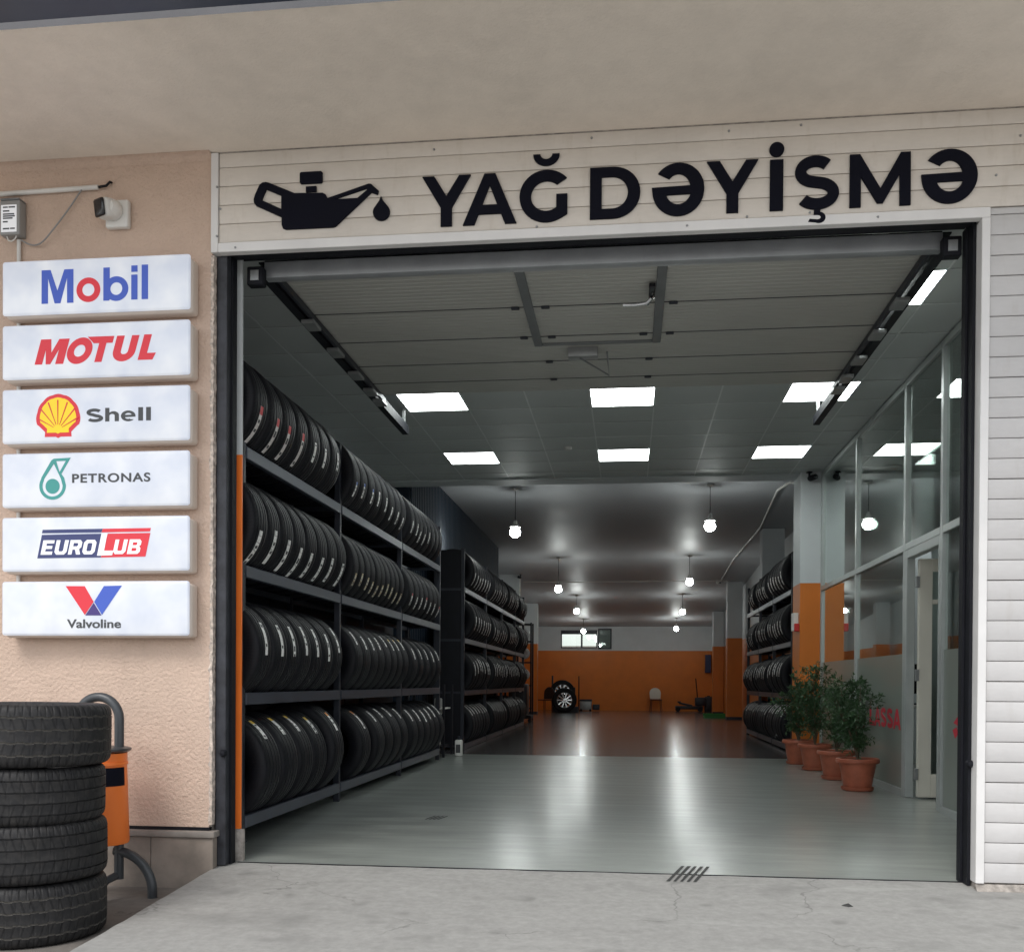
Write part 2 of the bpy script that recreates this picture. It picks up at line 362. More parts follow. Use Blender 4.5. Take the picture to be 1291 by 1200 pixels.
ORD = ['first', 'second', 'third', 'fourth', 'fifth', 'sixth', 'seventh', 'eighth', 'ninth', 'tenth', 'eleventh']

def zf(Y):
    if Y < .15: return 0.0
    if Y < 3.2: return .09*(1-(1-(Y-.15)/3.05)**2)
    if Y < 18: return .09
    return .09-.125*(Y-18)/16.5

# ------------------------------------------------------------------ setting: ground, ramp, floors, ceilings, walls
gm = [(-60, -120, -.135), (60, -120, -.135), (60, 160, -.135), (-60, 160, -.135)]
tag(pyd('street', gm, [(0, 1, 2, 3)], 'street'), kind='structure')
tag(box('pavement', (-9, -2.38, -1.75, .02, -.15, -.125), 'ground'), kind='structure')
# ramp in front of the opening: subdivided so that its surface is slightly uneven
v = []; f = []; nx, ny = 60, 26
for j in range(ny+1):
    for i in range(nx+1):
        x = -2.375+8.4*(i/nx); y = .142-2.2*(j/ny); t = j/ny
        z = -.125*max(0, t)**1.0
        if i == 0: x += random.uniform(-.003, .003)
        v.append((x, y, z+random.uniform(-.0015, .0015)))
for j in range(ny):
    for i in range(nx): a = j*(nx+1)+i; f.append((a, a+nx+1, a+nx+2, a+1))
k0 = len(v)
for j in range(ny+1): x, y, z = v[j*(nx+1)]; v.append((x-.004, y, -.14))
for j in range(ny): f.append((j*(nx+1), k0+j, k0+j+1, (j+1)*(nx+1)))
tag(pyd('ramp', v, f, 'ramp', None, True), kind='structure')
def floor_sheet(name, x0, x1, ys, mat, dz=0):
    v = []; f = []
    for y in ys: v += [(x0, y, zf(y)+dz), (x1, y, zf(y)+dz)]
    for i in range(len(ys)-1): f.append((2*i, 2*i+1, 2*i+3, 2*i+2))
    return tag(pyd(name, v, f, mat, None, True), kind='structure')
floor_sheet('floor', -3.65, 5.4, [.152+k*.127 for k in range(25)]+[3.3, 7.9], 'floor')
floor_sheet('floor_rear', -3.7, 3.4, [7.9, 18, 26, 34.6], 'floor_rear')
tag(box('threshold_strip', (-2.29, 1.80, .140, .156, -.05, .003), 'black'), kind='structure')

# tile ceiling with its grid; every tile a piece
TX0, TY0, TS, ZC = -2.1716, 3.5935, .6, 3.749
CX0, CX1, CY0, CY1 = -3.6, 2.40, .30, 7.55
ceil = tag(boxes('ceiling', [(CX0-.05, 5.4, CY0-.02, CY1+.36, ZC+.03, ZC+.08)], 'tile'), kind='structure')
LIGHTS = {(0, 0), (3, 0), (6, 0), (0, 4), (3, 4), (6, 4), (6, -4)}
full = None; bars = []
for i in range(-3, 8):
    for j in range(-6, 7):
        a0, a1 = max(TX0+TS*i, CX0), min(TX0+TS*(i+1), CX1); b0, b1 = max(TY0+TS*j, CY0), min(TY0+TS*(j+1), CY1)
        if a1-a0 < .03 or b1-b0 < .03 or (i, j) in LIGHTS: continue
        isfull = a1-a0 > .599 and b1-b0 > .599
        if isfull and full: o = bpy.data.objects.new('ceiling_tile', full); COL.objects.link(o); o.parent = ceil
        else:
            w, d = (a1-a0)/2-.004, (b1-b0)/2-.004
            o = box('ceiling_tile', (-w, w, -d, d, 0, .02), 'tile', ceil, .003, 1)
            if isfull: full = o.data
        o.location = ((a0+a1)/2, (b0+b1)/2, ZC+random.uniform(0, .0015))
for i in range(-3, 9):
    x = TX0+TS*i
    if CX0 < x < CX1: bars.append((x-.007, x+.007, CY0, CY1, ZC-.0025, ZC-.0008))
grid_x = boxes('grid_bar', bars, 'tbar', ceil); bars = []
for j in range(-6, 8):
    y = TY0+TS*j
    if CY0 < y < CY1: bars.append((CX0, CX1, y-.007, y+.007, ZC-.0045, ZC-.0028))
grid_y = boxes('grid_bar', bars, 'tbar', ceil)
tag(box('ceiling_beam', (-3.65, 2.46, 7.552, 7.91, 3.735, 4.3), 'white_wall'), kind='structure')
rc = [(-3.75, 7.9, 4.15), (3.45, 7.9, 4.15), (-3.75, 19.5, 4.15), (3.45, 19.5, 4.15), (-3.75, 34.7, 3.29), (3.45, 34.7, 3.29)]
tag(pyd('ceiling_rear', rc, [(0, 1, 3, 2), (2, 3, 5, 4)], 'ceil_rear'), kind='structure')
tag(box('unseen_roof_slab', (-7.2, 6.2, .26, 35, 4.32, 4.5), 'white_wall'), kind='structure')  # unseen roof added so that no daylight leaks into the building
tag(box('wall_left', (-3.72, -3.6, .2, 17.2, -.05, 4.3), 'white_wall'), kind='structure')
tag(box('wall_right', (5.3, 5.42, .2, 7.9, -.05, 4.3), 'white_wall'), kind='structure')
tag(box('wall_office_back', (2.46, 5.3, 7.55, 7.85, .0, 4.3), 'white_wall'), kind='structure')
wl = empty('wall_left_rear'); wl['kind'] = 'structure'
box('wall_upper', (-3.75, -3.62, 17.2, 34.6, 2.35, 4.3), 'white_wall', wl); box('wall_lower', (-3.745, -3.62, 17.2, 34.6, -.1, 2.35), 'orange', wl)
box('wall_return', (-3.62, -3.0, 17.2, 17.32, -.05, 4.3), 'white_wall', wl)
wr = empty('wall_right_rear'); wr['kind'] = 'structure'
box('wall_upper', (3.3, 3.45, 7.9, 34.6, 2.35, 4.3), 'white_wall', wr); box('wall_lower', (3.3, 3.445, 7.9, 34.6, -.1, 2.35), 'orange', wr)
wb = empty('wall_back'); wb['kind'] = 'structure'
box('wall_lower', (-3.7, 3.4, 34.5, 34.7, -.1, 2.343), 'orange', wb)
box('wall_upper', (-3.7, -2.70, 34.5, 34.7, 2.343, 4.3), 'white_wall', wb); box('wall_upper', (-1.23, 3.4, 34.5, 34.7, 2.343, 4.3), 'white_wall', wb)
box('wall_upper', (-2.70, -1.23, 34.5, 34.7, 2.343, 2.43), 'white_wall', wb); box('wall_upper', (-2.70, -1.23, 34.5, 34.7, 3.16, 4.3), 'white_wall', wb)
# corrugated navy wall over the second rack (fine ribs: one sheet)
v = []; f = []; y = 7.95; i = 0
while y < 17.15:
    for dy, dx in ((0, 0), (.03, .022), (.06, .022), (.09, 0)): v += [(-2.985+dx, y+dy, .1), (-2.985+dx, y+dy, 4.14)]
    y += .12
for k in range(len(v)//2-1): f.append((2*k, 2*k+1, 2*k+3, 2*k+2))
cw = tag(pyd('corrugated_wall', v, f, 'navy'), 'dark navy corrugated sheet metal wall lining above the far left rack', 'wall lining')
tag(boxes('partition_return', [(-3.6, -2.99, 7.92, 7.945, .0, 4.14)], 'navy'), 'dark navy sheet closing the end of the corrugated wall', 'wall lining')
bk = thing('rack_backing', 'dark navy sheet panels standing behind the near left rack', 'wall lining')
for a_, b_ in ((.40, 2.46), (2.48, 4.69), (4.71, 6.86)): box('sheet_panel', (-2.975, -2.96, a_, b_, .1, 3.02), 'navy', bk)
# front wall pier behind the left jamb
pier = thing('wall_pier', 'narrow orange and white wall end just inside the left jamb', 'wall end')
box('pier_lower', (-3.65, -2.296, .2, .216, .19, 2.42), 'bin_and_lit_orange', pier); box('pier_upper', (-3.65, -2.296, .2, .216, 2.42, 4.3), 'white_wall', pier); box('pier_core', (-3.65, -2.40, .217, .36, -.02, 4.3), 'white_wall', pier)  # redder paint, also brightened in its colour for the daylight it catches
box('pier_base', (-3.65, -2.272, .185, .2155, -.05, .19), 'crumb', pier, .006)

# ------------------------------------------------------------------ facade
wall = thing('plaster_wall', 'peach textured plaster wall left of the garage opening', 'wall')
# wall body with ragged right edge
v = []; f = []; n = 60
for k in range(n+1):
    z = .225+3.88*k/n; x = -2.392+random.uniform(-.006, .004)
    if k == 0: x -= .012
    v += [(-7.5, 0, z), (x, 0, z), (x+random.uniform(0, .006), .2, z), (-7.5, .2, z)]
for k in range(n):
    a = 4*k; f += [(a, a+1, a+5, a+4), (a+1, a+2, a+6, a+5), (a+2, a+3, a+7, a+6)]
f += [(0, 3, 2, 1), (4*n, 4*n+1, 4*n+2, 4*n+3)]
pyd('plaster_face', v, f, 'peach', wall)
box('wall_core', (-7.5, -2.40, .02, .25, -.15, 4.3), 'crumb', wall)
v = []; f = []; n = 150
for k in range(n+1):
    z = .24+3.28*k/n; v += [(-2.401-max(0, random.gauss(.003, .004)), -.0025, z), (-2.388+random.uniform(-.003, .005), -.003, z), (-2.384+random.uniform(-.002, .003), .03, z)]
for k in range(n): a = 3*k; f += [(a, a+1, a+4, a+3), (a+1, a+2, a+5, a+4)]
pyd('chipped_edge', v, f, 'chip', wall)
# cove where wall meets soffit
cv = []; cf = []
prof = [(0, 4.062), (-.004, 4.080), (-.012, 4.092), (-.026, 4.100), (-.044, 4.1032)]
for (yy, zz) in prof: cv += [(-7.5, yy-.001, zz), (-2.3995, yy-.001, zz)]
for k in range(len(prof)-1): cf.append((2*k, 2*k+1, 2*k+3, 2*k+2))
pyd('cove', cv, cf, 'peach', wall, True, 2)
xs = [-7.5, -6.6, -5.7, -4.8, -3.9, -3.33, -2.745, -2.367]
for a, b in zip(xs[:-1], xs[1:]): box('stone_slab', (a+.002, b-.002, -.03+random.uniform(-.002, .002), .03, -.15, .168), 'stone', wall, .003, 1)
xs = [-7.5, -6.3, -5.1, -4.0, -3.1, -2.355]
for a, b in zip(xs[:-1], xs[1:]): box('ledge_stone', (a+.0015, b-.0015, -.045, .05, .170, .206), 'stonecap', wall, .005, 2)
box('ledge_gap', (-7.5, -2.40, -.006, .03, .2065, .2255), 'black', wall)

soff = thing('overhang', 'beige plastered soffit overhang above the garage front', 'soffit')
box('soffit_panel', (-7.5, 6.2, -1.157, -.002, 4.104, 4.3), 'soffit', soff)
pyd('edge_strip', [(x, y, z) for x in (-7.5, 6.2) for (y, z) in ((-1.159, 4.1005), (-1.182, 4.1185), (-1.159, 4.1185))], [(0, 1, 4, 3), (1, 2, 5, 4), (0, 3, 5, 2), (0, 2, 1), (3, 4, 5)], 'gloss_strip', soff)
box('cladding_panel', (-7.5, 6.2, -1.60, -1.160, 4.119, 4.3), 'canopy_blue', soff)
box('upper_wall', (-7.5, 6.2, -.001, .26, 4.115, 4.5), 'soffit', soff)

# fascia over the opening: planks, trim, letters, emblem
fas = thing('sign_fascia', 'cream plank fascia with black oil can emblem and garage lettering', 'sign')
ztop, z0 = 4.098, 3.585
PW = .1072; zz = z0; k = 0
box('fascia_backing', (-2.39, 6.2, .012, .0305, 3.5835, 4.12), 'crumb', fas)
while zz < ztop-.01:
    h = min(PW, ztop-zz); o = box('plank', (-2.352, 6.0, -.012, .011, zz+.0015, zz+h-.0015), 'fascia', fas, .004, 2); zz += h; k += 1
box('trim_bar', (-2.398, -2.355, -.022, .10, 3.530, 4.098), 'trim', fas, .003, 1)
box('trim_bar', (-2.3535, 1.872, -.024, .03, 3.528, 3.582), 'trim', fas, .003, 1)
boxes('header_lining', [(-2.38, 1.83, .031, .12, 3.545, 4.1), (-2.38, 1.83, .1205, .19, 3.57, 4.1), (-2.38, 1.83, .1905, .26, 3.592, 4.1)], 'black', fas)
for x, z in ((-2.36, 3.90), (-2.36, 3.62), (-2.345, 3.78), (-.52, 3.593), (-.22, 4.065), (.52, 4.06), (.62, 3.594), (.9, 4.07), (.95, 3.6), (1.9, 3.75), (2.02, 3.95), (-1.1, 4.05), (-2.25, 3.55), (1.3, 3.555), (.3, 3.556)):
    o = lathe('screw', [(0, -.006), (.005, -.005), (.007, 0), (.007, .004)], 'galv', fas, 8, (x, -.0135 if z > 3.585 and x > -2.35 else -.0245, z), 'Y')
box('crumbling_filler', (-2.39, 6.0, -.010, .010, 4.0985, 4.1035), 'crumb', fas)
def L(x0, z0, x1, z1, cont, w=1.0, name='letter'):
    pts = [p for c in cont for p in c]
    ax = min(p[0] for p in pts); bx = max(p[0] for p in pts); az = min(p[1] for p in pts); bz = max(p[1] for p in pts)
    m = [[((p[0]-ax)/(bx-ax)*(x1-x0), (p[1]-az)/(bz-az)*(z1-z0)) for p in c] for c in cont]
    return shape(name, m, 'letter', fas, .012, (x0, -.0125, z0))
gY = [[(0, 1), (.25, 1), (.5, .60), (.76, 1), (1, 1), (.615, .37), (.615, 0), (.385, 0), (.385, .37)]]
gA = [[(0, 0), (.235, 0), (.32, .205), (.78, .205), (.865, 0), (1.1, 0), (.665, 1), (.44, 1)], [(.395, .385), (.705, .385), (.55, .765)]]
gG = [arc(.54, .5, .54, .52, 42, 318, 30)[:-2]+[(.955, .13), (.955, .53), (.735, .53), (.735, .24)]+arc(.54, .5, .31, .30, -50, -312, 26)]
gD = [[(0, 0), (0, 1), (.45, 1)]+arc(.45, .5, .53, .5, 88, -88, 24)+[(.45, 0)], [(.23, .19), (.44, .19)]+arc(.44, .5, .30, .31, -88, 88, 20)+[(.44, .81), (.23, .81)]]
gE = [[(0, .55)]+[(.715, .565)]+arc(.5, .5, .235, .30, 14, 136, 14)+arc(.5, .5, .49, .51, 141, -168, 40),
      [(.275, .40)]+[(.735, .405)]+arc(.5, .5, .245, .29, -20, -160, 18)]
gM = [[(0, 0), (0, 1), (.2, 1), (.605, .34), (1.0, 1), (1.195, 1), (1.2, 0), (.985, 0), (.98, .58), (.66, .06), (.545, .06), (.22, .57), (.22, 0)]]
def thick(cl, w):
    lft = []; rgt = []
    for i, p in enumerate(cl):
        a = cl[max(0, i-1)]; b = cl[min(len(cl)-1, i+1)]; dx, dy = b[0]-a[0], b[1]-a[1]; q = math.hypot(dx, dy) or 1
        lft.append((p[0]-dy/q*w/2, p[1]+dx/q*w/2)); rgt.append((p[0]+dy/q*w/2, p[1]-dx/q*w/2))
    return lft+rgt[::-1]
sc_ = arc(.40, .705, .27, .195, 38, 250, 20)+arc(.43, .295, .30, .20, 78, -148, 22)
gS = [thick(sc_, .205)]
ZB, ZT = 3.615, 3.895
L(-1.164, ZB, -.889, ZT, gY); L(-.937+.004, ZB, -.632, ZT, gA); L(-.616, ZB-.003, -.351, ZT+.003, gG)
L(-.227, ZB, .047, ZT, gD); L(.109, ZB-.003, .391, ZT+.003, gE); L(.404, ZB, .677, ZT, gY)
L(.738, ZB, .808, ZT-.008, [[(0, 0), (1, 0), (1, 1), (0, 1)]]); L(.870, ZB-.003, 1.099, ZT+.003, gS); L(1.154, ZB-.003, 1.467, ZT-.003, gM); L(1.520, ZB-.005, 1.805, ZT, gE)
L(-.541, 3.922, -.395, 3.985, [arc(0, 0, 1, .9, 180, 360, 20)+arc(0, 0, .45, .4, 360, 180, 14)], name='letter_mark')
L(.734, 3.903, .812, 3.981, [arc(0, 0, 1, 1, 0, 345, 23)], name='letter_mark')
L(.938, 3.536, 1.030, 3.6105, [[(.35, 1), (.72, 1), (.68, .84)]+arc(.62, .42, .38, .40, 70, -120, 16)+[(.0, .14), (.10, .36)]+arc(.55, .44, .17, .14, -110, 80, 10)+[(.34, .62)]], name='letter_mark')
can = [(-2.134, 3.846), (-2.108, 3.9), (-2.091, 3.912), (-2.071, 3.914), (-2.05, 3.908), (-1.903, 3.843), (-1.736, 3.836), (-1.72, 3.827), (-1.708, 3.805), (-1.47, 3.874), (-1.457, 3.872), (-1.413, 3.832), (-1.42, 3.81), (-1.454, 3.825), (-1.661, 3.644), (-1.678, 3.640), (-1.951, 3.640), (-1.969, 3.647), (-1.976, 3.666), (-1.977, 3.711), (-2.129, 3.784), (-2.14, 3.799), (-2.142, 3.82)]
em = shape('oil_can_emblem', [can, [(-2.068, 3.873), (-1.979, 3.833), (-1.979, 3.757), (-2.095, 3.813)], [(-1.672, 3.796), (-1.485, 3.848), (-1.477, 3.842), (-1.535, 3.797)]], 'letter', fas, .012, (0, -.0125, 0))
shape('oil_can_cap', [[(-1.871, 3.952), (-1.864, 3.959), (-1.746, 3.959), (-1.739, 3.952), (-1.739, 3.9), (-1.746, 3.893), (-1.864, 3.893), (-1.871, 3.9)]], 'letter', em, .012)
shape('oil_can_neck', [[(-1.835, 3.876), (-1.774, 3.876), (-1.774, 3.846), (-1.835, 3.846)]], 'letter', em, .012)
shape('oil_drop', [[(-1.399, 3.803), (-1.388, 3.776)]+arc(-1.397, 3.712, .0485, .048, 42, -222, 24)+[(-1.409, 3.776)]], 'letter', em, .012)

# siding right of the opening
sid = thing('siding_wall', 'white horizontal plank siding on the right of the opening', 'siding')
zz = .03; k = 0
box('siding_backing', (1.838, 6.2, .014, .3, -.1, 3.55), 'crumb', sid)
while zz < 3.58:
    h = min(.1065, 3.582-zz); gap = .003 if (k-4) % 5 == 0 else .0015
    o = box('plank', (1.874, 6.0, -.012+random.uniform(-.0012, .0012), .012, zz+.0015, zz+h-gap), 'siding', sid, .004, 2); zz += h; k += 1
box('trim_bar', (1.829, 1.8725, -.024, .12, .028, 3.5275), 'trim', sid, .003, 1)
v = []; f = []
for k in range(41):
    x = 1.83+k*.1; d = random.uniform(-.012, .018)
    v += [(x, -.03-max(0, d), -.01), (x, -.008-d*.3, .026+random.uniform(-.006, .001)), (x, .02, .027)]
for k in range(40): a = 3*k; f += [(a, a+3, a+4, a+1), (a+1, a+4, a+5, a+2)]
pyd('crumbled_base', v, f, 'crumb', sid)

# steel jambs
jl = thing('door_jamb', 'scuffed dark steel post at the left of the opening', 'door frame')
box('post', (-2.384, -2.322, .035, .15, 0, 3.56), 'steel_dark', jl, .003, 1); box('guide_rail', (-2.3215, -2.308, .09, .15, 0, 3.56), 'black', jl)
lathe('bumper', [(0, -.03), (.014, -.028), (.021, -.015), (.022, 0)], 'black', jl, 14, (-2.332, .034, .654), 'Y')
jr = thing('door_jamb', 'black steel post at the right of the opening', 'door frame')
box('post', (1.812, 1.829, .06, .22, 0, 3.56), 'black', jr, .002, 1); box('guide_rail', (1.8, 1.8115, .14, .2, 0, 3.55), 'black', jr)
lathe('bumper', [(0, -.03), (.014, -.028), (.021, -.015), (.022, 0)], 'black', jr, 14, (1.818, .06, .654), 'Y')

# ------------------------------------------------------------------ light box signs
BX, BW, BH, BD = -3.615, 1.136, .310, .085
def board(i, label):
    zb = 1.33+.3694*(5-i)
    t = thing('light_box_sign', label, 'sign', (BX, 0, zb), 'light box signs on the plaster wall')
    box('casing', (.006, BW-.006+.012, -.095, -.001, -.012, BH-.012), 'casing', t, .02, 3)
    box('face_panel', (0, BW, -.118, -.096, 0, BH), 'lightbox', t, .014, 3)
    return t
FY = -.1185
def S(t, name, cont, mat, d=.002, lift=0.0): return shape(name, cont, mat, t, d, (0, FY-lift, 0))
def T(t, s, x0, z0, x1, z1, mat, bold=.0, shear=0, spacing=1.0, lift=0.0, name='lettering'):
    o = mk(name, text_mesh(s, x1-x0, z1-z0, .002, bold, shear, spacing), mat, t); o.location = (x0, FY-lift, z0); return o
b = board(0, 'topmost white light box with blue letters and a red letter o')
S(b, 'letter', [[(.245, .058), (.245, .250), (.300, .250), (.342, .130), (.384, .250), (.439, .250), (.439, .058), (.401, .058), (.401, .205), (.360, .058), (.325, .058), (.284, .205), (.284, .058)]], 'r_blue')
S(b, 'letter', [arc(.530, .128, .072, .070, 0, 350, 35), arc(.530, .128, .037, .036, 0, 350, 30)], 'r_red')
S(b, 'letter', [[(.621, .062), (.621, .250), (.659, .250), (.659, .187)]+arc(.699, .128, .072, .070, 124, -124, 30)+[(.657, .062)], arc(.699, .128, .036, .036, 0, 350, 30)], 'r_blue')
S(b, 'letter', [[(.789, .062), (.826, .062), (.826, .203), (.789, .203)]], 'r_blue'); S(b, 'letter', [[(.789, .219), (.826, .219), (.826, .255), (.789, .255)]], 'r_blue')
S(b, 'letter', [[(.851, .062), (.889, .062), (.889, .257), (.851, .257)]], 'r_blue')
b = board(1, 'white light box with slanted red capitals, second from the top')
sh = lambda c, x, z=.080: [[(x+p[0]+.28*(p[1]), z+p[1]) for p in q] for q in c]
HM = .143
S(b, 'letter', sh([[(0, 0), (0, HM), (.062, HM), (.084, .065), (.112, HM), (.174, HM), (.174, 0), (.126, 0), (.126, .085), (.095, 0), (.068, 0), (.045, .085), (.045, 0)]], .203), 'r_red')
S(b, 'letter', sh([arc(.07, .0715, .075, .075, 0, 352, 40), arc(.07, .0715, .034, .034, 0, 350, 24)], .388), 'r_red')
S(b, 'letter', sh([[(.045, 0), (.045, .107), (.012, .107), (-.035, .145), (.125, .145), (.125, .107), (.088, .107), (.088, 0)]], .522, .084), 'r_red')
S(b, 'letter', sh([[(0, HM), (.046, HM), (.046, .055)]+arc(.068, .055, .022, .018, 180, 360, 10)+[(.090, HM), (.134, HM), (.134, .055)]+arc(.067, .055, .067, .058, 0, -180, 18)], .665, .086), 'r_red')
S(b, 'letter', sh([[(0, 0), (0, HM), (.045, HM), (.045, .038), (.098, .038), (.088, 0)]], .828, .088), 'r_red')
b = board(2, 'white light box with a yellow and red scallop emblem and grey word')
def pecten(cx, cz, w, hgt):
    pts = [(cx-.30*w, cz-.36*hgt)]+[(cx-.44*w, cz-.22*hgt)]
    for k in range(7*4+1):
        a = 193-(206)*k/28; bulge = 1+.022*abs(math.sin(k/4*PI))
        pts.append((cx+.5*w*math.cos(R(a))*bulge, cz-.06*hgt+.56*hgt*math.sin(R(a))*bulge))
    pts += [(cx+.44*w, cz-.22*hgt), (cx+.30*w, cz-.36*hgt), (cx+.31*w, cz-.47*hgt), (cx+.06*w, cz-.47*hgt), (cx, cz-.5*hgt), (cx-.06*w, cz-.47*hgt), (cx-.31*w, cz-.47*hgt)]
    return pts
S(b, 'emblem', [pecten(.348, .150, .264, .250)], 'r_red')
S(b, 'emblem_fill', [pecten(.348, .152, .218, .205)], 'r_yellow', .002, .0022)
for k in range(7):
    a = R(90+(k-3)*20.5); bx_, bz_ = .348, .072; ln = .115+.055*math.cos(a-PI/2)
    c, s_ = math.cos(a), math.sin(a); p0 = (bx_+c*.03, bz_+s_*.03); p1 = (bx_+c*ln, bz_+s_*ln)
    S(b, 'emblem_rib', [[(p0[0]-s_*.0012, p0[1]+c*.0012), (p0[0]+s_*.0012, p0[1]-c*.0012), (p1[0]+s_*.0035, p1[1]-c*.0035), (p1[0]-s_*.0035, p1[1]+c*.0035)]], 'r_red', .002, .0044)
def G(t, cont, x0, x1, z0, z1, mat, shear=0, lift=0.0):
    pts = [p for c in cont for p in c]; ax = min(p[0] for p in pts); bx = max(p[0] for p in pts); az = min(p[1] for p in pts); bz = max(p[1] for p in pts)
    S(t, 'letter', [[(x0+(p[0]-ax)/(bx-ax)*(x1-x0)+shear*(p[1]-az)/(bz-az)*(z1-z0), z0+(p[1]-az)/(bz-az)*(z1-z0)) for p in c] for c in cont], mat, .002, lift)
g_l = [[(0, 0), (1, 0), (1, 1), (0, 1)]]
g_h = [[(0, 0), (0, 1.35), (.3, 1.35), (.3, .86)]+arc(.62, .62, .38, .38, 120, 0, 14)+[(1, 0), (.70, 0), (.70, .55)]+arc(.50, .57, .20, .17, 0, 180, 12)+[(.3, 0)]]
g_e = [arc(.5, .5, .5, .5, -4, 318, 36)[1:]+[(.62, .20)]+arc(.5, .5, .25, .28, -60, -168, 10)+[(.25, .42), (1.0, .42)], [(.27, .60), (.73, .60)]+arc(.5, .58, .23, .20, 12, 168, 12)]
g_S = [thick(arc(.42, .715, .33, .175, 25, 255, 20)+arc(.46, .285, .36, .175, 75, -155, 22), .215)]
G(b, g_S, .521, .621, .111, .188, 'r_grey'); G(b, g_h, .634, .716, .113, .190, 'r_grey'); G(b, g_e, .729, .816, .111, .172, 'r_grey')
G(b, g_l, .833, .861, .113, .189, 'r_grey'); G(b, g_l, .880, .908, .113, .189, 'r_grey')
b = board(3, 'white light box with a teal drop emblem and grey capitals')
S(b, 'emblem', [arc(.3145, .120, .081, .079, 150, 362, 26)+[(.385, .166), (.368, .188), (.424, .280), (.322, .276), (.308, .268), (.247, .170)],
                arc(.3145, .120, .062, .061, 152, 362, 24)+[(.366, .160), (.322, .248), (.262, .160)],
                [(.357, .198), (.396, .263), (.336, .262)]], 'r_teal')
S(b, 'emblem_dot', [arc(.3145, .118, .043, .043, 0, 350, 28)], 'r_teal')
T(b, 'PETRONAS', .434, .135, .906, .187, 'r_grey', .022, 0, 1.12)
b = board(4, 'white light box with a slanted navy and red block holding white letters')
S(b, 'stripe', [[(.250, .218), (.255, .238), (.62, .240), (.612, .219)]], 'r_navy'); S(b, 'stripe', [[(.614, .219), (.622, .240), (.910, .241), (.905, .221)]], 'r_red')
S(b, 'colour_block', [[(.222, .074), (.250, .209), (.625, .212), (.608, .076)]], 'r_navy'); S(b, 'colour_block', [[(.610, .076), (.652, .212), (.907, .213), (.878, .079)]], 'r_red')
q_E = [[(0, 0), (0, 1), (.8, 1), (.8, .78), (.28, .78), (.28, .61), (.72, .61), (.72, .40), (.28, .40), (.28, .22), (.8, .22), (.8, 0)]]
q_U = [[(0, 1), (.27, 1), (.27, .30), (.33, .22), (.55, .22), (.61, .30), (.61, 1), (.88, 1), (.88, .18), (.72, 0), (.16, 0), (0, .18)]]
q_R = [[(0, 0), (0, 1), (.72, 1), (.88, .85), (.88, .50), (.74, .37), (.90, 0), (.60, 0), (.46, .34), (.27, .34), (.27, 0)], [(.27, .56), (.55, .56), (.61, .62), (.61, .73), (.55, .79), (.27, .79)]]
q_O = [[(0, .18), (0, .82), (.16, 1), (.72, 1), (.88, .82), (.88, .18), (.72, 0), (.16, 0)], [(.27, .28), (.33, .22), (.55, .22), (.61, .28), (.61, .72), (.55, .78), (.33, .78), (.27, .72)]]
q_B = [[(0, 0), (0, 1), (.72, 1), (.86, .86), (.86, .62), (.76, .52), (.88, .40), (.88, .15), (.74, 0)], [(.27, .60), (.54, .60), (.59, .65), (.59, .75), (.54, .80), (.27, .80)], [(.27, .20), (.56, .20), (.61, .25), (.61, .36), (.56, .41), (.27, .41)]]
for gl_, a_, c_ in ((q_E, .243, .312), (q_U, .325, .399), (q_R, .410, .485), (q_O, .495, .570), (q_U, .682, .756), (q_B, .768, .842)): G(b, gl_, a_, c_, .094, .177, 'r_white', .22, .0024)
S(b, 'letter', [[(.588, .086), (.615, .212), (.650, .212), (.630, .114), (.685, .114), (.680, .088)]], 'r_white', .002, .0024)
b = board(5, 'lowest white light box with a red and blue V emblem over dark lettering')
S(b, 'emblem', [[(.396, .283), (.512, .282), (.566, .192), (.513, .117)]], 'r_red'); S(b, 'emblem', [[(.570, .192), (.629, .282), (.737, .284), (.617, .117)]], 'r_blue')
S(b, 'emblem', [[(.516, .114), (.614, .114), (.567, .186)]], 'r_purple')
T(b, 'Valvoline', .404, .041, .732, .092, 'r_grey', .022, 0, 1.0)

# ------------------------------------------------------------------ wall fittings
cm = thing('security_camera', 'white bullet security camera on the plaster wall above light boxes', 'camera', (-2.962, 0, 3.765))
box('mount_plate', (-.065, .075, -.045, -.001, -.075, .085), 'white_plastic', cm, .012, 3)
lathe('ball_joint', [(0, -.125), (.035, -.12), (.052, -.10), (.060, -.07), (.056, -.046)], 'white_plastic', cm, 24, (-.01, 0, .015), 'Y')
o = box('camera_body', (-.052, .052, -.022, .06, -.055, .055), 'white_plastic', cm, .026, 4); o.location = (-.040, -.105, .008); o.rotation_euler = (R(10), R(3), R(-30))
box('lens_window', (-.047, .047, -.036, -.017, -.049, .047), 'lens', o, .012, 3)
dv = thing('led_driver', 'grey power supply box with white label beside conduit', 'power supply', (-3.60, 0, 3.765))
box('case', (-.062, .062, -.07, -.002, -.10, .10), 'grey_plastic', dv, .006, 2); box('end_cap', (-.06, .06, -.072, -.0025, .101, .113), 'alu_dark', dv, .003, 1)
lb = box('label_sheet', (-.052, .044, -.0725, -.0705, -.085, .072), 'r_white', dv)
for k, (a, b_, h) in enumerate(((-.04, -.01, .058), (-.005, .035, .058), (-.04, .0, .036), (-.04, .03, .018), (-.04, .034, .006), (-.04, .02, -.006), (-.04, -.01, -.026), (-.04, .0, -.066), (.005, .034, -.066))):
    box('label_print', (a, b_, -.0737, -.0728, h-.004, h+.004), 'r_grey', lb)
tube('lead', [(-.03, -.05, -.10), (-.02, -.05, -.125), (.0, -.05, -.13), (.02, -.05, -.118), (.03, -.05, -.10)], .004, 'white_plastic', dv, 6)
cd = thing('conduit_pipe', 'white plastic conduit running along wall top to a cable hole', 'conduit')
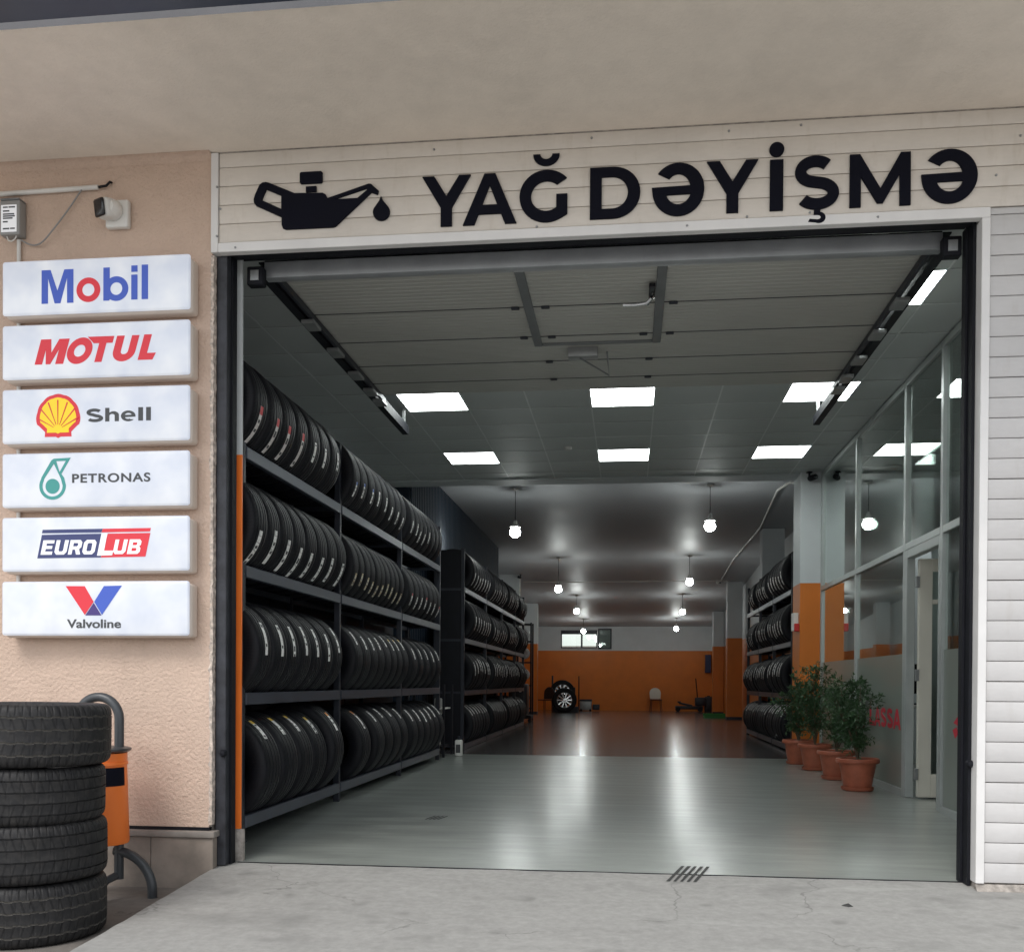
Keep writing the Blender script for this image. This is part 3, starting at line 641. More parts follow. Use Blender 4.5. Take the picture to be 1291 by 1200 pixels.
tube('pipe', [(-7.4, -.02, 3.885), (-3.70, -.02, 3.928), (-3.08, -.02, 3.938)], .014, 'white_plastic', cd, 10); tube('cable_end', [(-3.08, -.02, 3.938), (-3.03, -.024, 3.942), (-3.01, -.02, 3.965), (-3.012, .01, 3.972)], .007, 'black', cd, 8)
pts = []
for k in range(25):
    t = k/24; x = -3.555+t*.375; z = 3.65*(1-t)+3.925*t-.30*math.sin(PI*t)*(1-t)**.55*.55; pts.append((x, -.03+.01*math.sin(t*9), z))
tag(tube('hanging_cable', pts, .0045, 'grey_plastic', None, 7), 'thin grey cable drooping from power supply up to the conduit', 'cable')
tag(tube('feed_pipe', [(-3.575, -.018, 3.655), (-3.575, -.018, 1.34)], .012, 'white_plastic', None, 8), 'thin white vertical pipe behind the left end of light boxes', 'pipe')

# ------------------------------------------------------------------ tyres
def tyre_mesh(Rr, w, n=56, detail=2, groove=.008):
    h = w/2; rin = Rr*.60
    p = [(-.40*w, rin), (-.44*w, rin+.012), (-.49*w, Rr*.74), (-.50*w, Rr*.82), (-.495*w, Rr*.88), (-.475*w, Rr*.935), (-.45*w, Rr*.965), (-.41*w, Rr*.985)]
    gs = [-.27, -.09, .09, .27] if detail else []
    for g in gs:
        c = Rr*(1-.012*(abs(g)*2)**2); q = .024
        p += [(g*w-q*w, c), (g*w-q*w*.7, c-groove), (g*w+q*w*.7, c-groove), (g*w+q*w, c)]
    if not gs: p += [(-.2*w, Rr), (.2*w, Rr)]
    p += [(-a, r) for a, r in p[:8][::-1]]
    p += [(.38*w, rin-.004), (.40*w, Rr*.72), (.36*w, Rr*.88), (.2*w, Rr*.925), (-.2*w, Rr*.925), (-.36*w, Rr*.88), (-.40*w, Rr*.72), (-.38*w, rin-.004)]
    v = []; f = []; m = len(p)
    for (y, r) in p:
        for k in range(n): a = 2*PI*k/n; v.append((r*math.cos(a), y, r*math.sin(a)))
    for i in range(m):
        i2 = (i+1) % m
        for k in range(n): f.append((i*n+k, i2*n+k, i2*n+(k+1) % n, i*n+(k+1) % n))
    me = bpy.data.meshes.new('tyre'); me.from_pydata(v, [], f); me.update(); me.materials.append(M['tyre'])
    for q in me.polygons: q.use_smooth = True
    me.set_sharp_from_angle(angle=.6); return me
PRINT = ['wwwwpwwpwwww', 'wwpwwwppwwww', 'wpwwwwwwpwww', 'wwwpwwwwwwpw', 'pwppwwpwwwww']
def sticker_mesh(Rr, w, arcdeg, mat, tab=None, pat=0):
    r = Rr+.0015; v = []; f = []; n = 24; mi = []; pr = PRINT[pat % len(PRINT)]
    for k in range(n+1):
        a = R(-arcdeg/2+arcdeg*k/n); c, s = math.cos(a), math.sin(a)
        for q in (-.5, -.34, .34, .5): v.append(((r+.001)*c, w*q, (r+.001)*s))
        v += [(r*c, -w/2, r*s), (r*c, w/2, r*s)]
    for k in range(n):
        a = 6*k; p_ = pr[k//2] == 'p'; tb_ = bool(tab) and k >= n-5
        for j, q in enumerate((0, 1, 2)):
            f.append((a+q, a+6+q, a+7+q, a+1+q)); mi.append(2 if tb_ else (1 if (p_ and j == 1) else 0))
        f += [(a+4, a+10, a+6, a), (a+3, a+9, a+11, a+5)]; mi += [0, 0]
    me = bpy.data.meshes.new('sticker'); me.from_pydata(v, [], f); me.update()
    for m_ in (mat, 'r_ink', tab or mat): me.materials.append(M[m_])
    for p, q in zip(me.polygons, mi): p.material_index = q
    return me
_tm = {}; _sm = {}
def tyre(Rr, w, loc, label, group, st=None, det=2, n=56):
    k = (round(Rr, 3), round(w, 3), det, n)
    if k not in _tm: _tm[k] = tyre_mesh(Rr, w, n, det)
    o = bpy.data.objects.new('tyre', _tm[k]); COL.objects.link(o); o.location = loc
    rot = random.uniform(0, 2*PI); o.rotation_euler = (R(random.uniform(-1, 1)), rot, R(random.uniform(-1.2, 1.2)))
    tag(o, label, 'tyre', group)
    if st:
        ang, arcd, sw, mat, tab = st
        pat = int(loc[1]*2.3+loc[2]*1.7) % 5; ks = (round(Rr, 3), arcd, sw, mat, tab, pat)
        if ks not in _sm: _sm[ks] = sticker_mesh(Rr, sw, arcd, mat, tab, pat)
        s = bpy.data.objects.new('sticker', _sm[ks]); COL.objects.link(s); s.parent = o
        s.rotation_euler = (0, -R(ang+random.uniform(-3.5, 3.5))-rot, 0); s.location = (0, random.uniform(-.022, .022), 0)
    return o
SHELF = ['bottom', 'second lowest', 'second highest', 'top']

def rack(name, label, group, X, sgn, ys, tops, foot, depth=.45, top=3.02, endp=False):
    """front face at X; sgn -1: rack extends to -X"""
    t = thing(name, label, 'rack', (0, 0, 0), group)
    xb = X+sgn*depth
    for y in ys:
        for xx, s in ((X, sgn), (xb, -sgn)):
            x0, x1 = sorted((xx, xx+s*.05)); u = box('upright', (x0, x1, y-.022, y+.022, foot, top), 'rack', t, .004, 1)
            box('foot_plate', (x0-.012, x1+.012, y-.034, y+.034, foot, foot+.006), 'rack', u)
    for zt in tops:
        for a, b_ in zip(ys[:-1], ys[1:]):
            for xx, s in ((X, sgn), (xb, -sgn)):
                x0, x1 = sorted((xx-s*.006, xx+s*.034)); box('beam', (x0, x1, a+.023, b_-.023, zt-.075, zt), 'rack_b', t, .004, 1)
        for y in ys:
            x0, x1 = sorted((X+sgn*.051, xb-sgn*.051)); box('cross_brace', (x0, x1, y-.012, y+.012, zt-.05, zt-.015), 'rack', t)
            for dz in (-.018, -.058): lathe('bolt', [(0, -.004), (.006, -.003), (.007, 0)], 'galv', t, 8, (X-sgn*.0005, y, zt+dz-.0), 'X') if sgn < 0 and y < 8 else None
    if endp:
        x0, x1 = sorted((X+sgn*.051, xb-sgn*.051)); box('end_panel', (x0, x1, ys[0]-.010, ys[0]+.010, foot+.05, top-.02), 'black', t)
    return t
XK = -2.357; XA = XK-.225
rows = {0: [[(.62, 41), (.94, 44), (1.28, 45), (1.61, 45), (1.97, 33)], [(2.93, 41), (3.42, 48), (3.75, 48), (4.08, 47), (4.40, 47)], [(4.94, 38), (5.26, 35), (5.56, 35), (5.86, 37), (6.17, 38), (6.49, 39)]],
        1: [[(.49, 14), (.77, 14), (1.03, 14), (1.29, 12), (1.54, 12), (1.80, 12), (2.06, 20)], [(2.72, 32), (2.98, 30), (3.23, 26), (3.48, 30), (3.74, 34), (3.99, 32), (4.24, 32), (4.49, 34)], [(4.97, 24), (5.3, 24), (5.63, 25), (5.97, 23), (6.31, 22)]],
        2: [[(.42, -27), (.66, -26), (.91, -28), (1.17, -30), (1.43, -28), (1.68, -26), (1.93, -26), (2.18, -23)], [(2.60, -21), (2.80, -21), (2.99, -21), (3.18, -22), (3.37, -24), (3.55, -22), (3.74, -24), (3.93, -25), (4.12, -25), (4.31, -24)], [(4.80, -16), (5.06, -19), (5.31, -18), (5.56, -18), (5.81, -21), (6.06, -21), (6.31, -23)]],
        3: [[(.41, -25), (.67, -24), (.93, -25), (1.19, -26), (1.46, -10), (1.73, -8), (1.99, -8)], [(2.60, -20), (2.85, -17), (3.11, -16), (3.36, -12), (3.61, -13), (3.85, -17), (4.1, -18), (4.34, -22)], [(4.80, -15), (5.02, -14), (5.24, -18), (5.46, -17), (5.68, -16), (5.92, None), (6.16, None), (6.40, None)]]}
TOPS = {0: .235, 1: 1.0, 2: 1.79, 3: 2.524}
rack('tyre_rack', 'dark steel tyre rack nearest the doorway on the left', 'tyre racks', XK, -1, [.40, 2.47, 4.70, 6.85], list(TOPS.values()), zf(2), .45, 3.02)
STY = {0: (26, .05), 1: (36, .042), 2: (38, .05), 3: (42, .042)}
for r in range(4):
    for b_ in range(3):
        L_ = rows[r][b_]; gaps = [q[0]-p[0] for p, q in zip(L_[:-1], L_[1:])]
        for k, (y, ang) in enumerate(L_):
            w = min(.255, min(gaps)*.985); Rr = {0: .350, 1: .335, 2: .330, 3: .335}[r]+{0: 0, 1: -.006, 2: -.012}[b_]
            if r == 0: w = .29
            if (r, b_, k) == (0, 0, 4): Rr = .372
            ac, sw = STY[r]; mat = 'st_white'; tab = None
            if r == 3 and b_ == 0 and k < 4: mat, tab = 'st_red', 'st_tab_r'
            if r == 1 and b_ == 1 and k > 4: tab = 'st_tab_y'
            if r == 3 and b_ == 1 and k < 3: tab = 'st_tab_b'
            if r == 2 and b_ == 2 and k % 3 == 0: tab = 'st_tab_r'
            if r == 3 and b_ == 0 and k >= 4: ac = 24
            if r == 2 and b_ == 0: ac, mat = (40, 'st_white') if k < 4 else (34, 'st_white')
            if r == 2 and b_ == 1: mat, ac = 'st_cream', 20
            if r in (1, 3) and b_: ac = 22
            if r == 2 and b_ == 2: ac = 24
            if r == 0 and b_ == 0: tab = 'st_tab_y' if k < 4 else 'st_tab_o'
            if r == 0 and b_ == 1 and k == 0: tab = 'st_tab_o'; ac = 34
            if r == 0 and b_ == 1 and k > 0: ac = 22
            zc = TOPS[r]+math.sqrt(Rr**2-.2**2)
            st = None if ang is None else (ang+random.uniform(-2, 2), ac, sw if b_ == 0 else sw*.85, mat, tab)
            tyre(Rr, w, (XA+random.uniform(-.004, .004), y, zc), f'black tyre, {ORD[k]} from doorway, {SHELF[r]} shelf, {ORD[b_]} bay, near left rack', 'new tyres on racks', st)
# far left rack
TOPS2 = {0: .17, 1: .95, 2: 1.71, 3: 2.444}; ys2 = [8.75, 11.02, 13.18, 15.32, 17.1]
rack('tyre_rack', 'dark steel tyre rack further in, against the navy corrugated wall', 'tyre racks', -2.36, -1, ys2, list(TOPS2.values()), .09, .45, 3.0, True)
cnt2 = {0: [7, 7, 7, 5], 1: [7, 8, 7, 5], 2: [7, 7, 6, 5], 3: [7, 7, 6, 5]}
ANG2 = {0: 44, 1: 14, 2: -12, 3: -20}
for r in range(4):
    for b_ in range(4):
        a, c = ys2[b_]+.16, ys2[b_+1]-.12; n = cnt2[r][b_]
        for k in range(n):
            pit = min(.262, (c-a)/n); y = a+pit*(k+.5)+.06; Rr = .33+.008*((r+b_) % 3)
            st = (ANG2[r]+random.uniform(-4, 4)+(b_ == 1)*-6, 34, .05, 'st_white', None) if b_ < 3 else ((ANG2[r], 14, .06, 'st_white', None) if k % 2 else None)
            tyre(Rr, pit*.985, (-2.585+random.uniform(-.006, .006), y, TOPS2[r]+math.sqrt(Rr**2-.2**2)), f'black tyre, {ORD[k]} from doorway, {SHELF[r]} shelf, {ORD[b_]} bay, far left rack', 'new tyres on racks', st, 2, 40)
# right rack
TOPS3 = {0: .19, 1: .93, 2: 1.68, 3: 2.42}; ys3 = [9.05, 10.88, 12.6, 14.35]
rack('tyre_rack', 'dark steel tyre rack on the right behind the orange pillar', 'tyre racks', 2.30, 1, ys3, list(TOPS3.values()), .09, .45, 2.93, True)
cnt3 = {0: [7, 6, 6], 1: [6, 6, 6], 2: [6, 5, 4], 3: [6, 5, 3]}
for r in range(4):
    for b_ in range(3):
        a, c = ys3[b_]+.14, ys3[b_+1]-.10; n = cnt3[r][b_]
        for k in range(n):
            pit = min(.25, (c-a)/n); y = a+pit*(k+.5)+.04; Rr = .34-.012*b_
            st = (180-ANG2[r]+random.uniform(-4, 4), 34, .05, 'st_white', None)
            tyre(Rr, pit*.985, (2.525+random.uniform(-.006, .006), y, TOPS3[r]+math.sqrt(Rr**2-.2**2)), f'black tyre, {ORD[k]} from doorway, {SHELF[r]} shelf, {ORD[b_]} bay, right rack', 'new tyres on racks', st, 2, 40)

# used tyres stacked outside: tread blocks modelled
def used_tyre(Rr, w, loc, rz, pat, label, tilt=(0, 0)):
    n = 432; rin = Rr*.62
    gd = .007; zig = .004 if pat else .0
    lands = []   # profile rows: (z, r, kind)
    p = [(-.36*w, rin, 's'), (-.42*w, rin+.012, 's'), (-.47*w, Rr*.74, 's'), (-.495*w, Rr*.82, 's'), (-.50*w, Rr*.87, 's'), (-.49*w, Rr*.92, 'sh'), (-.465*w, Rr*.955, 'sh'), (-.42*w, Rr*.982, 'sh'), (-.37*w, Rr*.992, 'sh')]
    for g in (-.30, -.10, .10, .30):
        q = .013
        c = Rr*(1-.006*(abs(g)*2)**2)
        p += [(g*w-q*w-.0005, c, 't'), (g*w-q*w*.8, c-gd, 'g'), (g*w+q*w*.8, c-gd, 'g'), (g*w+q*w+.0005, c, 't')]
        if g < .2: p += [(g*w+.055*w, Rr*(1-.003), 'r'), (g*w+.145*w, Rr*(1-.003), 'r')]
    p += [(-a, r, k) for a, r, k in p[:9][::-1]]
    p += [(.34*w, rin-.004, 's'), (.38*w, Rr*.74, 's'), (.34*w, Rr*.89, 's'), (0, Rr*.925, 's'), (-.34*w, Rr*.89, 's'), (-.38*w, Rr*.74, 's'), (-.34*w, rin-.004, 's')]
    v = []; f = []; mi = []; m = len(p)
    for i, (z, r, kind) in enumerate(p):
        for k in range(n):
            a = 2*PI*k/n; rr = r; zz = z; ph = k % 6
            if kind == 'sh' and ph == 0: rr = r-.0032
            if kind == 'r' and pat and (k+(3 if z > 0 else 0)) % 12 == 0: rr = r-.0025
            if kind in 'gt' and pat: zz = z+zig*(1 if (k//7) % 2 else -1)*(.5 if pat == 1 else .12)
            v.append((rr*math.cos(a), rr*math.sin(a), zz))
    for i in range(m):
        i2 = (i+1) % m; dirty = p[i][2] == 'g' or p[i2][2] == 'g'
        for k in range(n):
            f.append((i*n+k, i*n+(k+1) % n, i2*n+(k+1) % n, i2*n+k)); mi.append(1 if dirty and pat == 1 else 0)
    me = bpy.data.meshes.new('used_tyre'); me.from_pydata(v, [], f); me.update(); me.materials.append(M['tyre_worn']); me.materials.append(M['groove_dirt'])
    for q, x in zip(me.polygons, mi): q.material_index = x; q.use_smooth = True
    me.set_sharp_from_angle(angle=.45)
    o = bpy.data.objects.new('used_tyre', me); COL.objects.link(o); o.location = loc; o.rotation_euler = (tilt[0], tilt[1], rz)
    return tag(o, label, 'tyre', 'used tyres stacked outside')
SX, SY = -2.818, -1.10
zb = -.125
for (Rr, w, dx, dy, pat, tl, lab) in ((.345, .274, .0, .0, 1, (0, 0), 'worn dusty tyre at the bottom of the outdoor stack'),
                                      (.343, .270, .004, .0, 2, (R(-.6), R(.5)), 'worn tyre second from the ground in the outdoor stack'),
                                      (.338, .258, .002, -.005, 2, (R(.8), R(-.5)), 'worn tyre third from the ground, right below the topmost one'),
                                      (.358, .284, .006, .0, 1, (R(-.5), R(.3)), 'worn tyre with dusty grooves on top of the outdoor stack')):
    used_tyre(Rr, w, (SX+dx, SY+dy, zb+w/2), random.uniform(0, 6), pat, lab, tl); zb += w+.001

# ------------------------------------------------------------------ bin
bn = thing('litter_bin', 'orange metal litter bin on a charcoal tube frame behind used tyres', 'bin', (-2.88, -.35, -.125))
v = []; f = []; n = 40
for (r, z) in ((.150, .305), (.154, .312), (.140, .75), (.142, .76), (.142, .80), (.136, .80)):
    for k in range(n): v.append((r*math.cos(2*PI*k/n), r*math.sin(2*PI*k/n), z))
for i in range(5):
    for k in range(n): f.append((i*n+k, i*n+(k+1) % n, (i+1)*n+(k+1) % n, (i+1)*n+k))
f.append(tuple(range(n))[::-1])
sh_ = pyd('bin_body', v, f, 'bin_and_lit_orange', bn, True, .6)
lathe('rim_band', [(.141, .735), (.146, .737), (.146, .752), (.141, .754)], 'bin_and_lit_orange', bn, 40)
lathe('lid', [(0, .832), (.14, .832), (.163, .826), (.163, .815), (.15, .806), (0, .806)], 'tube', bn, 40)
v = []; f = []
A0, A1, m = R(-62), R(-2), 12
for k in range(m+1):
    a = A0+(A1-A0)*k/m
    for z in (.625, .725): r = .154-(z-.312)/.438*.014+.003; v.append((r*math.cos(a), r*math.sin(a), z))
for k in range(m): f.append((2*k, 2*k+2, 2*k+3, 2*k+1))
pyd('slot_opening', v, f, 'letter', bn, True)
pts = [(.085, .05, .10), (.085, .05, .90), (.085, .05, .985)]+[(.085-.12+.12*math.cos(a), .05, .985+.12*math.sin(a)) for a in [R(q) for q in range(12, 180, 12)]]+[(-.155, .05, .985), (-.155, .05, .10)]
tube('frame_tube', pts, .026, 'tube', bn, 14)
for s in (1,):
    pts = [(.06, .05, .255)]+[(.06+.22*math.sin(R(q)), .05, .035+.22*math.cos(R(q))) for q in range(10, 91, 8)]+[(.28, .05, .0)]
    tube('leg', pts, .026, 'tube', bn, 12)
    pts = [(-.13, .05, .255)]+[(-.13-.22*math.sin(R(q)), .05, .035+.22*math.cos(R(q))) for q in range(10, 91, 8)]+[(-.35, .05, .0)]
    tube('leg', pts, .026, 'tube', bn, 12)
tube('foot', [(.075, .05, .12), (.07, -.06, .11), (.06, -.12, .07), (.055, -.15, .0)], .022, 'tube', bn, 10)

# ------------------------------------------------------------------ overhead door, raised under the ceiling
od = thing('sectional_door', 'raised grey white sectional garage door under the ceiling', 'garage door')
seams = [.36, .47+.58, 1.62, 2.17, 2.62, 2.95]; ZD = 3.552
for a, b_ in zip(seams[:-1], seams[1:]):
    bm = bmesh.new(); nrib = max(4, int((b_-a)/.055)); st = (b_-a-.014)/nrib
    vs = []
    y = a+.007
    prof = []
    for k in range(nrib): prof += [(y+st*k, .0), (y+st*k+st*.86, .0), (y+st*k+st*.90, .0035), (y+st*k+st*.97, .0035)]
    prof += [(b_-.007, 0), (b_-.007, .04), (a+.007, .04)]
    c0 = [bm.verts.new((-2.16, p[0], ZD+p[1])) for p in prof]; c1 = [bm.verts.new((1.69, p[0], ZD+p[1])) for p in prof]
    for k in range(len(prof)): q = (k+1) % len(prof); bm.faces.new((c0[k], c0[q], c1[q], c1[k]))
    bm.faces.new(c0[::-1]); bm.faces.new(c1); bmesh.ops.recalc_face_normals(bm, faces=bm.faces[:])
    me = bpy.data.meshes.new('door_section'); bm.to_mesh(me); bm.free(); mk('door_section', me, 'door_panel', od)
box('bottom_rail', (-2.19, 1.72, .268, .345, 3.492, 3.588), 'rail_grey', od, .006, 2); box('rubber_seal', (-2.19, 1.72, .285, .345, 3.5885, 3.60), 'black', od)
box('wicket_stile', (-.700, -.640, .40, 1.79, ZD-.016, ZD-.0005), 'alu_dark', od, .003, 1); box('wicket_stile', (.155, .215, .40, 1.79, ZD-.016, ZD-.0005), 'alu_dark', od, .003, 1)
box('wicket_rail', (-.639, .154, 1.755, 1.79, ZD-.014, ZD-.0005), 'alu_dark', od, .003, 1)
for y in seams[1:5]: box('seam_strip', (-2.155, 1.685, y-.0062, y+.0062, ZD-.0014, ZD+.02), 'black', od)  # thin black strips that draw the dark seam lines
for y in seams[1:5]:
    for x in ((-.76, -.56, .09, .275) if y < 1.7 else (-.62, .14)): box('hinge', (x-.028, x+.028, y-.017, y+.017, ZD-.014, ZD-.0005), 'rack', od, .004, 1)
h = box('lock_body', (.11, .15, .68, .86, ZD-.05, ZD-.017), 'lens', od, .006, 2); tube('handle', [(.13, .83, ZD-.055), (.10, .86, ZD-.075), (.03, .885, ZD-.075), (-.05, .89, ZD-.07)], .011, 'chrome', h, 8)
cl = box('door_closer', (-.46, -.24, 1.86, 1.96, ZD-.07, ZD-.0006), 'galv', od, .006, 2); tube('closer_arm', [(-.37, 1.9, ZD-.075), (-.16, 2.12, ZD-.14), (-.17, 1.82, ZD-.06)], .008, 'galv', cl, 6)
for s, x in ((-1, -2.205), (1, 1.745)):
    tr = thing('door_track', ('black ceiling track of the raised door on the left side', 'black ceiling track of the raised door on the right side')[s > 0], 'door track', (0, 0, 0), 'door tracks')
    boxes('rail', [(x-.03, x-.022, .30, 4.18, 3.515, 3.60), (x-.022, x+.03, .30, 4.18, 3.592, 3.60), (x-.022, x+.03, .30, 4.18, 3.515, 3.523)] if s > 0 else [(x+.022, x+.03, .30, 4.18, 3.515, 3.60), (x-.03, x+.022, .30, 4.18, 3.592, 3.60), (x-.03, x+.022, .30, 4.18, 3.515, 3.523)], 'black', tr)
    box('inner_rail', (x-s*.075-.012, x-s*.075+.012, .36, 3.02, 3.50, 3.545), 'rack', tr, .003, 1)
    for y in (1.05, 1.62, 2.17, 2.62, 2.93): box('roller_bracket', (x-s*.055-.045, x-s*.055+.045, y-.085, y+.085, 3.470, 3.497), 'galv', tr, .005, 1)
    for y in (.9, 2.75, 4.1): box('hanger', (x-.012, x+.012, y-.02, y+.02, 3.601, 3.745), 'galv', tr)
    br = box('end_bracket', (x+s*.01-.055, x+s*.01+.045, .20, .262, 3.425, 3.535), 'black', tr, .006, 1); box('bracket_plate', (x+s*.01-.03, x+s*.01+.02, .192, .1985, 3.45, 3.51), 'galv', br)

# ------------------------------------------------------------------ ceiling panel lights
def panel_light(i, j, label):
    x, y = TX0+TS*(i+.5), TY0+TS*(j+.5)
    t = thing('panel_light', label, 'ceiling light', (x, y, ZC), 'square ceiling panel lights')
    box('diffuser', (-.29, .29, -.29, .29, -.004, .006), 'panel_light', t)
    boxes('frame', [(-.3, -.2905, -.3, .3, -.006, .02), (.2905, .3, -.3, .3, -.006, .02), (-.29, .29, -.3, -.2905, -.006, .02), (-.29, .29, .2905, .3, -.006, .02)], 'tbar', t)
for i, nm in ((0, 'left'), (3, 'middle'), (6, 'right')):
    panel_light(i, 0, f'square ceiling panel light, {nm} one in the nearer row of three')
    panel_light(i, 4, f'square ceiling panel light, {nm} one in the further row of three')
panel_light(6, -4, 'square ceiling panel light nearest the facade, beside right door track')

def added_office_light(x, y, label):  # lamps added to brighten the office behind the glass
    t = thing('panel_light', label, 'ceiling light', (x, y, 3.775), 'added office ceiling lights')
    box('diffuser', (-.29, .29, -.29, .29, -.004, .003), 'panel_light', t)
    boxes('frame', [(-.3, -.2905, -.3, .3, -.006, .003), (.2905, .3, -.3, .3, -.006, .003), (-.29, .29, -.3, -.2905, -.006, .003), (-.29, .29, .2905, .3, -.006, .003)], 'tbar', t)
added_office_light(3.75, 6.95, 'added ceiling panel light brightening the office, further one behind the glass')
added_office_light(3.9, 3.4, 'added ceiling panel light brightening the office, nearer one above the door')
# ------------------------------------------------------------------ pendant lamps
def pend(x, y, zc, zb, label):
    t = thing('pendant_lamp', label, 'pendant lamp', (x, y, zb), 'pendant lamps in two rows')
    b = lathe('globe', [(.085*math.cos(R(q))+.0005, .078*math.sin(R(q))) for q in range(-90, 58, 12)], 'bulb', t, 24)
    lathe('shade', [(.022, .19), (.030, .17), (.036, .13), (.080, .098), (.086, .084), (.084, .080), (.052, .072), (.02, .07)], 'white_plastic', t, 24)
    tube('cord', [(0, 0, .185), (0, 0, zc-zb-.02)], .006, 'black', t, 6); lathe('canopy_cup', [(.05, zc-zb-.001), (.05, zc-zb-.02), (.03, zc-zb-.035), (.006, zc-zb-.038)], 'white_plastic', t, 16)
def zr(Y): return 4.15 if Y < 19.5 else 4.15-.86*(Y-19.5)/15.2
PL = [(-1.80, 10.25, 671, 0), (1.24, 10.2, 666, 1), (-1.73, 19.1, 743, 0), (1.45, 18.9, 735, 1), (-1.62, 25.7, 771, 0), (1.64, 25.6, 772, 1), (-1.68, 31.9, 796, 0), (1.74, 31.7, 793, 1)]
for k, (x, y, py, sd_) in enumerate(PL):
    D = y+5.536; zb = 1.077+(860-py)*D/1259
    pend(x, y, zr(y), zb, f'lit pendant globe lamp, {ORD[k//2]} from the doorway in the {("left", "right")[sd_]} row')

# ------------------------------------------------------------------ glass partition on the right
XG = 2.43
gp = thing('glass_partition', 'grey aluminium framed glass partition along the right side', 'partition')
def gbar(n, y0, y1, z0, z1, d=.05): return box(n, (XG-.028, XG+d-.028+.02, y0, y1, z0, z1), 'alu', gp, .004, 1)
ML = [.42, 2.55, 3.60, 5.50, 7.43]
for y in ML: gbar('mullion', y-.032, y+.032, .09 if y > 2 else zf(.42), 3.745)
for a, b_ in zip(ML[:-1], ML[1:]):
    gbar('head_rail', a+.033, b_-.033, 3.685, 3.744); gbar('transom', a+.033, b_-.033, 2.245, 2.305)
    z0 = .09 if a > 2 else .075
    if a != 2.55: gbar('base_rail', a+.033, b_-.033, z0-.04, z0+.06)
    box('glass_pane', (XG-.004, XG+.004, a+.0335, b_-.0335, 2.3055, 3.6845), 'glass', gp)
    if a != 2.55:
        p = box('glass_pane', (XG-.004, XG+.004, a+.0335, b_-.0335, z0+.0605, 2.2445), 'glass', gp)
        fl = box('frosted_film', (XG-.0085, XG-.0065, a+.034, b_-.034, z0+.061, 1.345), 'frost', gp)
# red film lettering and mark (reads towards the drive-through side)
q_L = [[(0, 0), (0, 1), (.28, 1), (.28, .22), (.82, .22), (.82, 0)]]
q_S = [thick(arc(.42, .715, .30, .17, 20, 255, 18)+arc(.46, .285, .33, .17, 75, -160, 20), .22)]
for gl_, a_, c_ in ((q_L, 0, .19), (gA, .20, .43), (q_S, .445, .655), (q_S, .68, .89), (gA, .90, 1.15)):
    pts = [p for c in gl_ for p in c]; ax = min(p[0] for p in pts); bx = max(p[0] for p in pts); az = min(p[1] for p in pts); bz = max(p[1] for p in pts)
    o = shape('film_letter', [[(a_+(p[0]-ax)/(bx-ax)*(c_-a_), (p[1]-az)/(bz-az)*.185) for p in c] for c in gl_], 'f_red', gp, .002); o.rotation_euler = (0, 0, R(-90)); o.location = (XG-.0095, 4.88, .668)
shape_ = [[(.0, .06), (.06, .0), (.13, .045), (.085, .085)], [(.02, .115), (.10, .16), (.16, .14), (.16, .09), (.075, .105)]]
for c in shape_:
    o = shape('film_mark', [c], 'f_red', gp, .002); o.rotation_euler = (0, 0, R(-90)); o.location = (XG-.0095, 2.285, .675)
# door frame and opened leaf
gbar('door_frame', 3.50, 3.566, .092, 2.244); gbar('door_frame', 2.584, 2.62, .092, 2.244); gbar('door_frame', 2.621, 3.499, 2.17, 2.2445)
dl = thing('office_door', 'cream glazed door leaf standing open into the office', 'door', (XG+.05, 3.43, .105))
W_, H_ = .84, 2.05
for b_ in ((0, .11, 0, H_), (W_-.11, W_, 0, H_)): box('stile', (b_[0], b_[1], -.03, .03, b_[2], b_[3]), 'upvc', dl, .004, 1)
for z0, z1 in ((0, .20), (H_-.11, H_), (1.66, 1.70)): box('rail', (.111, W_-.111, -.029, .029, z0, z1), 'upvc', dl, .004, 1)
box('glass_pane', (.111, W_-.111, -.004, .004, .201, 1.659), 'glass', dl); box('glass_pane', (.111, W_-.111, -.004, .004, 1.701, H_-.111), 'glass', dl)
for z in (.2, 1.05, 1.85): box('hinge', (-.03, -.002, -.05, -.012, z-.05, z+.05), 'galv', dl, .003, 1)
hd = box('handle', (W_-.085, W_-.05, -.06, -.031, .95, 1.12), 'galv', dl, .004, 1)
# office furniture seen through the panes
sf = thing('office_shelf', 'dark office shelving with white edges behind the glass', 'shelf', (4.2, 5.3, .09))
for y in (-1.4, -.2, 1.0): box('side_panel', (-.0, .4, y-.015, y+.015, 0, 2.2), 'rack', sf)
for z in (.1, .5, .9, 1.3, 1.7, 2.15):
    for y in (-1.385, -.185): box('shelf_board', (0, .4, y+.001, y+1.169, z, z+.03), 'white_plastic' if z in (1.7, 1.3) else 'rack', sf)
dk = thing('office_desk', 'white office desk with dark monitor behind frosted glass', 'desk', (3.4, 6.4, .09))
box('desk_top', (-.5, .5, -.4, .4, .72, .75), 'white_plastic', dk, .004, 1)
for x in (-.46, .46): box('leg_panel', (x-.02, x+.02, -.38, .38, 0, .719), 'grey_plastic', dk)
mo = thing('monitor', 'black computer monitor standing on the office desk', 'monitor', (3.4, 6.4, .84))
box('screen', (-.28, .28, -.02, .02, .13, .47), 'lens', mo, .006, 1); box('stand', (-.03, .03, -.02, .02, .02, .13), 'black', mo); box('foot', (-.12, .12, -.09, .09, 0, .02), 'black', mo, .004, 1)
pc = thing('office_pillar', 'white square column standing inside the office', 'pillar'); box('shaft', (2.95, 3.30, 4.35, 4.70, .085, 3.76), 'white_wall', pc); box('skirting', (2.94, 3.31, 4.34, 4.71, .086, .17), 'grey_plastic', pc)

